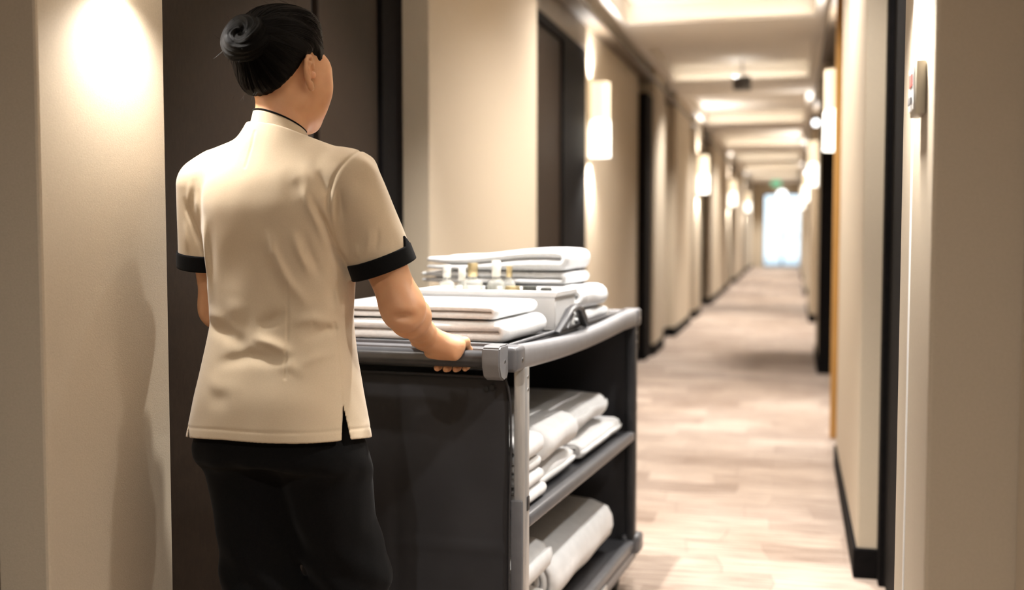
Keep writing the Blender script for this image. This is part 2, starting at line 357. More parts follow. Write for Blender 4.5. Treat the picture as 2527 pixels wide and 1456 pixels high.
def sconce(x, y, side, label, wallx, e=1.):
    t = thing('wall_sconce', label, 'lamp', (x, y, 1.705), 0, 'paired cylinder wall lamps')
    s = -1 if side == 'L' else 1
    bm = NB(); xa, xb = sorted((s*.02, wallx-x)); box(bm, (xa, -.03, .20), (xb, .03, .30), .004, 1); obj('bracket', bm, M['brass'], t)
    bm = NB(); lathe(bm, [(.066, .26), (.068, .27), (.068, .51), (.064, .512), (.064, .27)], 32); auto(obj('upper_shade', bm, M['lamp_upper'], t))
    bm = NB(); lathe(bm, [(.070, .02), (.072, .03), (.071, .235), (.066, .252), (.020, .254)], 32); auto(obj('lower_shade', bm, M['lamp_lower'], t))
    bm = NB(); lathe(bm, [(.072, .0), (.075, .003), (.075, .016), (.070, .02)], 32); auto(obj('base_ring', bm, M['lamp_base'], t))
    lamp('up_bulb', 'SPOT', SCONCE_E*.42*e, (0, 0, .53), t, size=.04, spot=2.6, blend=1., rot=(PI, 0, 0))
    lamp('down_bulb', 'SPOT', SCONCE_E*.85*e, (0, 0, -.02), t, size=.03, spot=2.4, blend=1.)
    return t
ords = ['nearest', 'second', 'third', 'fourth', 'fifth']
for i, (x, y, wx) in enumerate(((-1.305, 7.68, WL_), (-1.20, 15.5, PL), (-1.20, 23.15, PL), (-1.19, 30.8, PL))):
    sconce(x, y, 'L', '%s lit cylinder wall lamp along the cart side of the corridor' % ords[i], wx)
for i, (x, y, wx) in enumerate(((.25, 7.45, WR_), (.222, 13.3, WR_), (.222, 20.2, WR_), (.222, 27, WR_))):
    sconce(x, y, 'R', '%s lit cylinder wall lamp on the wall opposite the cart' % ords[i], wx)

sconce(-1.205, 1.93, 'L', 'lit cylinder wall lamp high on the near pillar beside the woman', PL, .26)
sconce(.137, 2.06, 'R', 'lit cylinder wall lamp high above the wall control', .21, .75)

def door_sign(x, y, z, side, label):
    t = thing('room_sign', label, 'sign', (x, y, z), 0, 'small lit room signs')
    s = -1 if side == 'L' else 1
    bm = NB(); box(bm, (min(0, s*.08), -.006, -.008), (max(0, s*.08), .006, .008), .002, 1); obj('bracket', bm, M['steel'], t)
    bm = NB(); lathe(bm, [(.026, -.008), (.031, -.005), (.031, .005), (.026, .008)], 24, axis='y'); auto(obj('disc', bm, M['sign_white'], t))
door_sign(.17, 9.55, 2.08, 'R', 'small round lit sign projecting beyond the nearest right-hand wall lamp')
door_sign(-1.20, 16.12, 1.93, 'L', 'small round lit sign beside the second cart-side wall lamp')
door_sign(.17, 15.2, 1.95, 'R', 'small round lit sign beside the second lamp opposite the cart')
# sprinkler / speaker / exit sign on the ceiling
t = thing('ceiling_speaker', 'small dark square grille on the pale corridor ceiling', 'speaker', (-.51, 11.35, ZT))
bm = NB(); box(bm, (-.085, -.085, -.30), (.085, .085, -.18), .01, 2); obj('grille', bm, M['grille_grey'], t)
bm = NB(); tube(bm, [(0, 0, -.2), (0, 0, 0)], .012, 10); obj('stem', bm, M['steel'], t)
t = thing('exit_sign', 'small green exit sign hanging before the far glazed door', 'sign', (-.50, 33.95, ZC))
bm = NB(); box(bm, (-.14, -.02, -.24), (.14, .02, -.06), .006, 1); obj('panel', bm, M['exit_green'], t)
bm = NB(); box(bm, (-.01, -.01, -.07), (.01, .01, 0)); obj('hanger', bm, M['steel'], t)
t = thing('emergency_lamp', 'round white lamp glowing over the far glazed door', 'lamp', (-.36, Y1-.02, 2.33))
bm = NB(); lathe(bm, [(.02, .02), (.13, .015), (.15, -.01), (.14, -.05), (.08, -.075)], 24, axis='y'); auto(obj('globe', bm, M['sign_white'], t))
bm = NB(); box(bm, (-.05, -.005, -.05), (.05, .02, .05)); obj('back_plate', bm, M['white_paint'], t)

# card switch on the near right pillar
t = thing('wall_control', 'small square beige wall control on the near right pillar', 'switch', (.21, 2.0, 1.436))
bm = NB(); box(bm, (-.018, -.043, -.045), (-.0005, .043, .045), .004, 2); auto(obj('body', bm, M['plate'], t))
bm = NB(); box(bm, (-.0205, -.034, -.036), (-.0182, .034, .036), .001, 1); obj('bezel', bm, M['white_paint'], t)
bm = NB(); box(bm, (-.0222, -.026, .004), (-.0207, .026, .026), .0005, 1); obj('red_mark', bm, M['red_mark'], t)
for k in range(3):
    bm = NB(); box(bm, (-.0235, -.022+k*.017, -.026), (-.0207, -.010+k*.017, -.012), .001, 1); obj('button', bm, M['plastic_mid'], t)
# ================================================================== IMPLICIT SURFACE TOOLS (for the figure)
def smin(a, b, k):
    if k <= 0: return np.minimum(a, b)
    h = np.clip(.5+.5*(b-a)/k, 0, 1); return b*(1-h)+a*h-k*h*(1-h)
def smax(a, b, k): return -smin(-a, -b, k)
def cap(p, a, b, ra, rb):
    a = np.asarray(a, float); b = np.asarray(b, float); ab = b-a
    t = np.clip(((p-a)@ab)/(ab@ab), 0, 1); return np.linalg.norm(p-a-t[:, None]*ab, axis=1)-(ra+(rb-ra)*t)
def ell(p, c, r):
    q = (p-np.asarray(c, float))/np.asarray(r, float); k0 = np.linalg.norm(q, axis=1); k1 = np.linalg.norm(q/np.asarray(r, float), axis=1)+1e-9
    return k0*(k0-1)/k1
def polyd(x, z, pts):
    d = np.full(x.shape, 9.); s = np.zeros(x.shape); n = len(pts)-1
    for i, ((ax, az), (bx, bz)) in enumerate(zip(pts, pts[1:])):
        vx, vz = bx-ax, bz-az; t = np.clip(((x-ax)*vx+(z-az)*vz)/(vx*vx+vz*vz), 0, 1)
        e = np.hypot(x-ax-t*vx, z-az-t*vz); m = e < d; d = np.where(m, e, d); s = np.where(m, (i+t)/n, s)
    return d, s
class Union:
    """list of (fn, centre, radius, k); far prims are skipped for a batch of points"""
    def __init__(s): s.p = []
    def add(s, fn, c, r, k=.012): s.p.append((fn, np.asarray(c, float), r, k)); return s
    def cap(s, a, b, ra, rb, k=.012):
        a = np.asarray(a, float); b = np.asarray(b, float)
        return s.add(lambda p: cap(p, a, b, ra, rb), (a+b)/2, np.linalg.norm(b-a)/2+max(ra, rb), k)
    def ell(s, c, r, k=.012): return s.add(lambda p: ell(p, c, r), c, max(r), k)
    def __call__(s, p):
        lo, hi = p.min(0), p.max(0); d = None
        for fn, c, r, k in s.p:
            if np.linalg.norm(np.maximum(np.maximum(lo-c, c-hi), 0)) > r+.06: continue
            e = fn(p); d = e if d is None else smin(d, e, k)
        return np.full(len(p), .06) if d is None else d
def sdf_mesh(f, lo, hi, h, B=6, proj=2):
    """sparse surface nets: returns verts, quads of the zero surface of f"""
    lo = np.asarray(lo, float); n = np.ceil((np.asarray(hi)-lo)/(h*B)).astype(int)
    g = np.stack(np.meshgrid(*[np.arange(k) for k in n], indexing='ij'), -1).reshape(-1, 3)
    g = g[np.lexsort((g[:, 1]//4, g[:, 0]//4, g[:, 2]//4))]
    cen = lo+(g+.5)*h*B; keep = []
    for i in range(0, len(g), 64):
        d = f(cen[i:i+64]); keep.append(np.abs(d) < h*B*.87*1.5+.001)
    g = g[np.concatenate(keep)]
    lin = np.stack(np.meshgrid(*[np.arange(B+1)]*3, indexing='ij'), -1).reshape(-1, 3)
    NX, NY, NZ = n*B+2
    cid, cpos, eds = [], [], []
    offs = np.array([(i, j, k) for i in (0, 1) for j in (0, 1) for k in (0, 1)])
    cedges = [(a, b) for a in range(8) for b in range(a+1, 8) if np.abs(offs[a]-offs[b]).sum() == 1]
    key = lambda q: (q[..., 0]*NY+q[..., 1])*NZ+q[..., 2]
    for i in range(0, len(g), 24):
        bb = g[i:i+24]; idx = (bb[:, None]*B+lin[None]); P = lo+idx.reshape(-1, 3)*h
        V = f(P).reshape(len(bb), B+1, B+1, B+1)
        V = np.where(V == 0, 1e-9, V); sg = V < 0
        c8 = np.stack([V[:, o[0]:o[0]+B, o[1]:o[1]+B, o[2]:o[2]+B] for o in offs], -1)
        s8 = c8 < 0; act = s8.any(-1) & ~s8.all(-1)
        b_, x_, y_, z_ = np.nonzero(act); cv = c8[act]; cs = s8[act]
        acc = np.zeros((len(cv), 3)); cnt = np.zeros(len(cv))
        for a, b in cedges:
            m = cs[:, a] != cs[:, b]; t = cv[m, a]/(cv[m, a]-cv[m, b])
            acc[m] += offs[a]+t[:, None]*(offs[b]-offs[a]); cnt[m] += 1
        base = bb[b_]*B+np.stack([x_, y_, z_], 1)
        cid.append(key(base)); cpos.append(lo+(base+acc/cnt[:, None])*h)
        for ax in range(3):
            sl0 = [slice(None), slice(0, B), slice(0, B), slice(0, B)]; sl1 = list(sl0); sl1[ax+1] = slice(1, B+1)
            a = sg[tuple(sl0)]; b = sg[tuple(sl1)]; q = np.nonzero(a != b)
            base = bb[q[0]]*B+np.stack(q[1:], 1); u = np.zeros(3, int); u[(ax+1) % 3] = 1; v = np.zeros(3, int); v[(ax+2) % 3] = 1
            quad = np.stack([key(base-u-v), key(base-v), key(base), key(base-u)], 1); fl = a[q]
            quad[~fl] = quad[~fl][:, ::-1]; eds.append(quad)
    cid = np.concatenate(cid); cpos = np.concatenate(cpos); q = np.concatenate(eds)
    o = np.argsort(cid); cid = cid[o]; cpos = cpos[o]
    qi = np.searchsorted(cid, q); qi = np.clip(qi, 0, len(cid)-1); ok = (cid[qi] == q).all(1); qi = qi[ok]
    used = np.unique(qi); rm = np.full(len(cid), -1); rm[used] = np.arange(len(used)); qi = rm[qi]; v = cpos[used]
    for _ in range(proj):
        e = h*.35
        so = np.lexsort((np.floor(v[:, 0]/.05), np.floor(v[:, 1]/.05), np.floor(v[:, 2]/.05)))
        for i in range(0, len(v), 3000):
            ii = so[i:i+3000]; p = v[ii]; d = f(p)
            gr = np.stack([f(p+np.eye(3)[a]*e)-f(p-np.eye(3)[a]*e) for a in range(3)], 1)/(2*e)
            g2 = (gr**2).sum(1)+1e-6; st = gr*(d/np.maximum(g2, .15))[:, None]
            ln = np.linalg.norm(st, axis=1); st *= np.minimum(1, .7*h/(ln+1e-12))[:, None]
            v[ii] = p-st
    return v, qi
def np_mesh(name, v, q, m, parent=None):
    me = bpy.data.meshes.new(name); me.vertices.add(len(v)); me.vertices.foreach_set('co', np.ascontiguousarray(v, np.float32).ravel())
    me.loops.add(q.size); me.loops.foreach_set('vertex_index', np.ascontiguousarray(q, np.int32).ravel())
    me.polygons.add(len(q)); me.polygons.foreach_set('loop_start', np.arange(0, q.size, q.shape[1], dtype=np.int32))
    me.update(calc_edges=True); me.validate()
    return link_mesh(name, me, m, parent, True)
def vnoise(p, s, seed=0):
    """cheap smooth pseudo noise: sum of rotated sines"""
    r = np.random.default_rng(seed); o = np.zeros(len(p))
    for k in range(5):
        d = r.normal(size=3); d /= np.linalg.norm(d); o += np.sin(p@d*s*(1+.35*k)+r.uniform(0, 6.28))/(1+.4*k)
    return o/2.6

# ================================================================== CART FRAME
CORG = (-.592, 2.46, 0); CROT = -math.radians(4.5)
u_f = np.array([math.sin(math.radians(4.5)), math.cos(math.radians(4.5)), 0]); u_r = np.array([math.cos(math.radians(4.5)), -math.sin(math.radians(4.5)), 0])
def cart_world(x, y, z): return np.array(CORG)+u_r*x+u_f*y+np.array([0, 0, z])
BAR_Y, BAR_Z, BAR_R = -.078, .912, .0195

# ================================================================== PERSON
PORG = np.array([-1.002, 2.065, 0.]); PROT = YAW
cR, sR = math.cos(PROT), math.sin(PROT)
W2P = np.array([[cR, sR, 0], [-sR, cR, 0], [0, 0, 1.]])
def to_p(w): return W2P@(np.asarray(w, float)-PORG)
person = thing('person', 'woman in beige tunic and black trousers pushing the cart, dark hair in a bun', 'person', tuple(PORG), PROT)
e1 = W2P@u_r; e2 = W2P@u_f; e3 = np.array([0, 0, 1.])         # along the bar, across it, up (person frame)
BODY = math.radians(20); cb, sb = math.cos(BODY), math.sin(BODY)
def to_body(p): return np.stack([p[:, 0]*cb-p[:, 1]*sb, p[:, 0]*sb+p[:, 1]*cb, p[:, 2]], 1)
def from_body(x, y, z): return np.array([x*cb+y*sb, -x*sb+y*cb, z])
# ---- torso loft
T = np.array([
 # z     a     b     cy
 [.70, .190, .136, -.010], [.775, .195, .134, -.012], [.87, .174, .127, -.012], [.95, .158, .113, -.004], [1.01, .149, .105, .004], [1.10, .153, .110, .004],
 [1.18, .160, .116, .000], [1.25, .163, .116, -.006], [1.30, .152, .104, -.006], [1.345, .106, .078, -.006], [1.385, .075, .070, -.002], [1.42, .060, .056, .0], [1.46, .045, .045, .004]])
zt = np.linspace(T[0, 0], T[-1, 0], 400)
def smooth_interp(x, xp, fp):
    y = np.interp(x, xp, fp); k = np.hanning(41); k /= k.sum(); return np.convolve(np.pad(y, 20, mode='edge'), k, 'valid')
TA, TB, TC = [smooth_interp(zt, T[:, 0], T[:, i]) for i in (1, 2, 3)]
def torso(p, grow=0., n=2.3):
    q = to_body(p); z = np.clip(q[:, 2], T[0, 0], T[-1, 0]); a = np.interp(z, zt, TA)+grow; b = np.interp(z, zt, TB)+grow; cy = np.interp(z, zt, TC)
    x = np.abs(q[:, 0]); y = np.abs(q[:, 1]-cy); r = np.hypot(x, y)+1e-6
    k = ((x/a)**n+(y/b)**n)**(1/n)+1e-6
    return np.maximum(r*(1-1/k)*.93, np.maximum(q[:, 2]-T[-1, 0], T[0, 0]-q[:, 2]))
# ---- joints (person frame)
SHR = np.array([.150, -.055, 1.297]); ELR = np.array([.250, -.035, 1.047])
SHL = np.array([-.159, .052, 1.287]); ELL = np.array([-.150, .105, 1.035])
CUR = np.array([.2120, -.030, 1.125]); CUL = np.array([-.168, .078, 1.126])
def bar_pt(x): return to_p(cart_world(x, BAR_Y, BAR_Z))
B0 = bar_pt(-.150); B0L = bar_pt(-.530)
WRR = B0-.034*e1-.060*e2+.052*e3; WRL = B0L+.015*e1-.060*e2+.050*e3
# ---- the skin: one continuous body
U = Union()
U.add(lambda p: np.maximum(torso(p, -.026), .80-p[:, 2]), (0, 0, 1.08), .60, .02)
def hand(U, B, W, EL, s):
    """s=+1 right hand, -1 left hand: grips the bar from above"""
    P = lambda a, th, r: B+a*s*e1+r*(math.sin(math.radians(th))*e2+math.cos(math.radians(th))*e3)
    fa = (W-EL)/np.linalg.norm(W-EL)
    mid = EL+.30*(W-EL)
    U.cap(EL, mid, .0385, .0375, .03); U.cap(mid, W-.035*fa, .0375, .0280, .03); U.cap(W-.04*fa, W, .0272, .0245, .018)
    mcps = [(-.034, 12, .0395), (-.011, 16, .0410), (.012, 18, .0395), (.033, 16, .0365)]
    for (a, th, r), rr in zip(mcps, (.0115, .0118, .0112, .0102)):
        U.cap(W+a*.45*s*e1, P(a, th, r), .0155, rr, .014)
    U.ell(B+.0*e1-.024*e2+.031*e3, (.036, .026, .014), .016)
    U.cap(P(-.034, -36, .0355), P(.030, -36, .0355), .0130, .0130, .016)      # heel of the palm over the near side of the bar
    U.cap(P(-.034, -66, .0335), P(.024, -70, .0325), .0130, .0125, .016)
    U.cap(W, P(-.010, -50, .036), .022, .015, .02); U.cap(W-.004*e3, P(.018, -50, .036), .020, .014, .02)
    for i, (a, th, r) in enumerate(mcps):
        rr = (.0086, .0090, .0086, .0076)[i]; a2 = a*1.04; sp = (0, .0, .0, -.001)[i]
        ext = (0, 6, 2, -8)[i]
        pts = [P(a, th, r), P(a2, 68+ext, .0345), P(a2, 112+ext, .0325), P(a2*.98, 142+ext, .0290), P(a2*.96, 164+ext, .0265)]
        rads = [rr*1.18, rr*1.12, rr*.98, rr*.95, rr*.86]
        U.ell(P(a, th, r+.003), (rr*1.15,)*3, .008)
        for j in range(4): U.cap(pts[j], pts[j+1], rads[j], rads[j+1], .004 if j else .008)
    # thumb leaves the side of the palm and lies along the bar
    th = [W-.012*s*e1+.012*e2-.008*e3, P(-.046, -34, .0385), P(-.068, -8, .0335), P(-.090, 14, .0305)]
    for j, (ra, rb) in enumerate(((.0155, .0125), (.0120, .0100), (.0098, .0080))): U.cap(th[j], th[j+1], ra, rb, .010 if j == 0 else .004)
# arms
for SH, EL in ((SHR, ELR), (SHL, ELL)):
    U.cap(from_body(0, 0, 1.33), SH, .055, .050, .03); U.cap(SH, SH+.45*(EL-SH), .050, .044, .02); U.cap(SH+.45*(EL-SH), EL, .044, .0385, .02)
hand(U, B0, WRR, ELR, 1); hand(U, B0L, WRL, ELL, -1)
U.ell(ELR+np.array([.006, -.012, -.014]), (.024, .026, .026), .03)
# legs
HPR, HPL = from_body(.085, .0, .80), from_body(-.085, .0, .80)
KNR, KNL = np.array([.128, .035, .470]), np.array([-.045, .005, .470])
ANR, ANL = np.array([.125, .055, .09]), np.array([-.058, -.075, .09])
for a, b, c in ((HPR, KNR, ANR), (HPL, KNL, ANL)):
    U.cap(a, b, .078, .050, .03); U.cap(b, b+.35*(c-b), .050, .048, .02); U.cap(b+.35*(c-b), c, .048, .032, .02)
    U.cap(c+[0, -.03, -.045], c+[.03, .14, -.06], .028, .022, .02)
# head
HYAW = math.radians(36); HPIT = math.radians(3); HS = 1.055
HC = np.array([.007, .022, 1.513])
ch, sh = math.cos(HYAW), math.sin(HYAW); cp_, sp_ = math.cos(HPIT), math.sin(HPIT)
hR = np.array([ch, -sh, 0.]); hF0 = np.array([sh, ch, 0.]); hF = hF0*cp_-np.array([0, 0, 1.])*sp_; hU = hF0*sp_+np.array([0, 0, 1.])*cp_
HM = np.stack([hR, hF, hU])
def to_head(p): return ((p-HC)@HM.T)/HS
def from_head(q): return (np.asarray(q, float)*HS)@HM+HC
def head_sdf(p):
    q = to_head(p); d = ell(q, (0, -.016, .034), (.072, .087, .084))
    m = q.copy(); m[:, 0] = np.abs(m[:, 0])
    d = smin(d, ell(q, (0, .030, -.030), (.060, .058, .072)), .03)          # face block
    d = smin(d, ell(q, (0, .056, -.082), (.026, .022, .020)), .03)          # chin
    d = smin(d, cap(m, (.049, -.002, -.056), (.018, .056, -.086), .015, .014), .022)   # jaw line
    d = smin(d, ell(m, (.051, .043, -.024), (.026, .028, .030)), .022)      # cheek
    d = smin(d, ell(m, (.020, .073, .026), (.022, .009, .008)), .016)       # brow
    d = smin(d, ell(m, (.050, .046, .010), (.017, .025, .030)), .02)        # temple
    d = smin(d, ell(m, (.038, .041, -.054), (.021, .026, .028)), .025)      # lower cheek
    d = smax(d, -ell(m, (.027, .094, .007), (.013, .012, .009)), .010)      # eye socket
    d = smin(d, ell(m, (.029, .073, .006), (.0135, .012, .0105)), .003)     # eyelid
    d = smin(d, cap(q, (0, .082, .012), (0, .096, -.030), .0065, .0090), .010)   # nose
    d = smin(d, ell(m, (.011, .092, -.034), (.0075, .009, .0065)), .006)
    d = smin(d, ell(q, (0, .079, -.062), (.024, .011, .011)), .012)         # mouth block
    # ears: thin plate + helix rim + lobe + tragus
    s30 = .30; c30 = math.sqrt(1-s30*s30)
    def E(b, z, o=0.): return np.array([.0735+b*s30+o*c30, .006-b*c30+o*s30, z])
    path = [(.000, .007), (.004, .019), (.012, .026), (.021, .025), (.027, .016), (.027, .002), (.022, -.012), (.013, -.024)]
    ear = np.full(len(q), 9.)
    for a, b in zip(path, path[1:]): ear = smin(ear, cap(m, E(*a), E(*b), .0036, .0036), .002)
    anti = [(.008, .016), (.017, .013), (.020, .001), (.014, -.012)]
    for a, b in zip(anti, anti[1:]): ear = smin(ear, cap(m, E(*a, .0005), E(*b, .0005), .0033, .0033), .003)
    ear = smin(ear, cap(m, E(.010, -.024, 0), E(.005, -.031, 0), .0062, .0058), .005)
    ctr = E(.013, .004, -.0035); k = m-ctr; bdir = np.array([s30, -c30, 0]); odir = np.array([c30, s30, 0])
    loc = np.stack([k@bdir, k@odir, k[:, 2]], 1); ear = smin(ear, ell(loc, (0, 0, -.002), (.0155, .0032, .025)), .003)
    ear = smin(ear, ell(m, (.0735, .008, -.006), (.004, .005, .007)), .003)
    d = smin(d, ear, .0022)
    return d*HS
U.add(head_sdf, HC, .155, .012)
U.cap(from_body(0, -.004, 1.34), np.array([.004, .006, 1.475]), .053, .0465, .022)
U.cap(np.array([.0, .0, 1.40]), from_head((0, .020, -.055)), .044, .038, .02)
DIM = ELR+np.array([.006, -.0445, -.016])
def skin_sdf(p):
    d = U(p); m = np.linalg.norm(p-DIM, axis=1) < .06
    if m.any(): d[m] = smax(d[m], -ell(p[m], DIM, (.018, .0045, .005)), .016)
    return d
v, q = sdf_mesh(skin_sdf, (-.30, -.22, 0.0), (.46, .40, 1.68), .0027)
body = np_mesh('body', v, q, M['skin'], person)
# eyes, brows, lips
for s in (-1, 1):
    bm = NB(); bmesh.ops.create_uvsphere(bm, u_segments=16, v_segments=12, radius=.0105*HS, matrix=Matrix.Translation(from_head((s*.029, .0765, .006)))); e = obj('eye', bm, M['eye'], person, True)
    bm = NB(); bmesh.ops.create_uvsphere(bm, u_segments=12, v_segments=8, radius=.0052*HS, matrix=Matrix.Translation(from_head((s*.029, .0832, .006)))); obj('iris', bm, M['iris'], e, True)
    bm = NB(); tube(bm, [from_head((s*x, y, z)) for x, y, z in ((.012, .0835, .0245), (.022, .0830, .028), (.034, .0775, .028), (.043, .0690, .0245))], [.0016, .0020, .0018, .0008], 6); obj('eyebrow', bm, M['hair'], person, True)
bm = NB(); tube(bm, [from_head((x, .0895-abs(x)*.35, -.060-abs(x)*.05)) for x in (-.021, -.012, -.004, 0, .004, .012, .021)], [.001, .0032, .0037, .0033, .0037, .0032, .001], 8)
tube(bm, [from_head((x, .0885-abs(x)*.35, -.067)) for x in (-.019, -.010, 0, .010, .019)], [.001, .0038, .0045, .0038, .001], 8); obj('lips', bm, M['lip'], person, True)

# ---- hair
BUN = np.array([.013, -.091, .046])
def hairline(q):
    """positive where hair grows: head frame, height limit as a function of depth"""
    ys = [-.20, -.072, -.058, -.028, -.012, .006, .022, .036, .046, .060, .075, .12]; zs = [-.060, -.056, -.050, -.004, .024, .034, .030, -.012, .004, .050, .068, .075]
    return q[:, 2]-np.interp(q[:, 1], ys, zs)
def hair_cap(q, grow=0.):
    d = ell(q, (0, -.016, .040), (.0785+grow, .094+grow, .0885+grow))
    d = smin(d, ell(q, (.004, -.040, -.006), (.056+grow, .050+grow, .056+grow)), .025)
    d = smin(d, ell(q, (0, -.086, .046), (.036+grow, .030+grow, .034+grow)), .03)
    d = smin(d, ell(q, (0, .025, .098), (.048+grow, .045+grow, .030+grow)), .03)
    return d
def comb_dir(q):
    ax = np.array([0, -.83, .56]); ax /= np.linalg.norm(ax); k = q-BUN; k = k-np.outer(k@ax, ax); return k/(np.linalg.norm(k, axis=1)[:, None]+1e-6)
def comb_grooves(q):
    k = comb_dir(q); b = np.array([1., 0, 0]); ax = np.array([0, -.83, .56])/1.0012; c = np.cross(ax, b); an = np.arctan2(k@c, k@b); r = np.linalg.norm(q-BUN, axis=1)
    return (np.sin(an*34+2*np.sin(r*30))*.5+np.sin(an*79+1.3+r*14)*.3+np.sin(an*13+r*22)*.6)
def hair_sdf(p):
    q = to_head(p); d = hair_cap(q)-.0007*comb_grooves(q)
    jag = .0010*np.sin(q[:, 0]*420)+.0008*np.sin(q[:, 1]*510+q[:, 0]*200)
    return smax(d+.0, -(hairline(q)+jag)*.55, .012)*HS
v, q = sdf_mesh(hair_sdf, HC-[.16, .17, .14], HC+[.15, .15, .19], .0024)
hair = np_mesh('hair', v, q, M['hair'], person); hair['label'] = 'smooth black hair combed back'
def comb_attr(o, vec):
    a = o.data.attributes.new('comb', 'FLOAT_VECTOR', 'POINT'); a.data.foreach_set('vector', np.ascontiguousarray(vec, np.float32).ravel())
hq = to_head(v); cdv = comb_dir(hq); comb_attr(hair, cdv+.12*np.linalg.norm(hq-BUN, axis=1)[:, None])
# bun: a twisted coil
bx = np.array([.25, -.80, .55]); bx /= np.linalg.norm(bx); by = np.cross(bx, [1, 0, 0]); by /= np.linalg.norm(by); bz = np.cross(bx, by)
BC = BUN+np.array([-.002, -.012, .0])
def bun_coords(q):
    k = q-BC; x, y, z = k@by, k@bz, k@bx; R = np.hypot(x, y); ph = np.arctan2(y, x); return x, y, z, R, ph
def bun_sdf(p):
    q = to_head(p); x, y, z, R, ph = bun_coords(q)
    R0 = .0235+.0015*np.sin(2*ph+.6); th = np.arctan2(z, R-R0); rr = .0235+.002*np.sin(ph*1+1.)+.0012*np.sin(ph*3)
    d = np.hypot(R-R0, z*.88)-rr
    d = d-.0016*np.sin(5*th+3*ph)-.0008*np.sin(13*th+4*ph)-.0004*np.sin(29*th+9*ph)
    core = ell(q, BC-bx*.016, (.034, .030, .034)); d = smin(d*.85, core, .008)
    return d*HS
bc = from_head(BC)
v, q = sdf_mesh(bun_sdf, bc-.075, bc+.075, .0018)
bun = np_mesh('hair_bun', v, q, M['hair'], person); bun['label'] = 'twisted black hair bun'
x, y, z, R, ph = bun_coords(to_head(v)); th = np.arctan2(z, R-.0235); comb_attr(bun, np.stack([np.cos(5*th+3*ph)*.45, np.sin(5*th+3*ph)*.45, np.cos(2*th+ph)*.5], 1))
# strands lying over the hair and a few flyaways
def strands(name, paths, r0, m):
    V, F = [], []
    for pth in paths:
        n = len(pth); b0 = len(V)
        for i, p in enumerate(pth):
            t = pth[min(i+1, n-1)]-pth[max(i-1, 0)]; t = t/(np.linalg.norm(t)+1e-9); a = np.cross(t, [.3, .2, .93]); a /= np.linalg.norm(a)+1e-9; b = np.cross(t, a)
            r = r0*(1-.75*(i/(n-1))**2)
            for k in range(3): V.append(tuple(p+r*(a*math.cos(2.1*k)+b*math.sin(2.1*k))))
        for i in range(n-1):
            for k in range(3): F.append((b0+i*3+k, b0+i*3+(k+1) % 3, b0+i*3+3+(k+1) % 3, b0+i*3+3+k))
    o = pyobj(name, V, F, m, person); o['kind'] = 'stuff'; return o
starts = []
while len(starts) < 420:
    d = rng.normal(size=3); d /= np.linalg.norm(d); qq = np.array([0, -.015, .03])+d*np.array([.08, .10, .088])
    if -.002 < hairline(qq[None])[0] < .075 and not (qq[1] > -.02 and qq[2] < .052): starts.append(qq)
paths = []
ts = np.linspace(0, 1, 12)
for s0 in starts:
    c0 = np.array([0, -.02, .03]); a = s0-c0; b = BUN-c0; la, lb = np.linalg.norm(a), np.linalg.norm(b); om = math.acos(np.clip(a@b/la/lb, -1, 1)); so = math.sin(om)+1e-6
    pp = np.array([c0+(math.sin((1-t)*om)*a/la+math.sin(t*om)*b/lb)/so*(la*(1-t)+lb*t) for t in ts])
    for _ in range(4):
        e = 1e-3; d = hair_cap(pp)-.0003; g_ = np.stack([hair_cap(pp+np.eye(3)[k]*e)-hair_cap(pp-np.eye(3)[k]*e) for k in range(3)], 1)/(2*e); pp = pp-g_*(d/np.maximum((g_**2).sum(1), .2))[:, None]
    pp = pp[hairline(pp) > .009]
    if len(pp) > 6: paths.append(from_head(pp))
strands('hair_strands', paths, .00075, M['hair'])
fly = []
for k in range(36):
    if k < 5: base = np.array([rng.uniform(-.045, .05), -.085+rng.uniform(-.01, .01), -.05]); dr = np.array([rng.normal()*.5, -.35, -1.])
    elif k < 24: base = BC+np.array([rng.normal()*.03, -.02, rng.normal()*.03]); base = BC+(base-BC)/np.linalg.norm(base-BC)*.044; dr = (base-BC)*25+rng.normal(size=3)*.6
    else: base = np.array([rng.uniform(-.03, .05), rng.uniform(-.07, .03), .128]); dr = np.array([rng.normal()*.5, -1., .35])
    dr = dr/np.linalg.norm(dr); L = rng.uniform(.010, .022); cv = rng.normal(size=3)*.25
    fly.append(from_head(np.array([base+dr*L*t+cv*L*t*t for t in np.linspace(0, 1, 7)])))
strands('flyaway_hairs', fly, .00026, M['hair'])

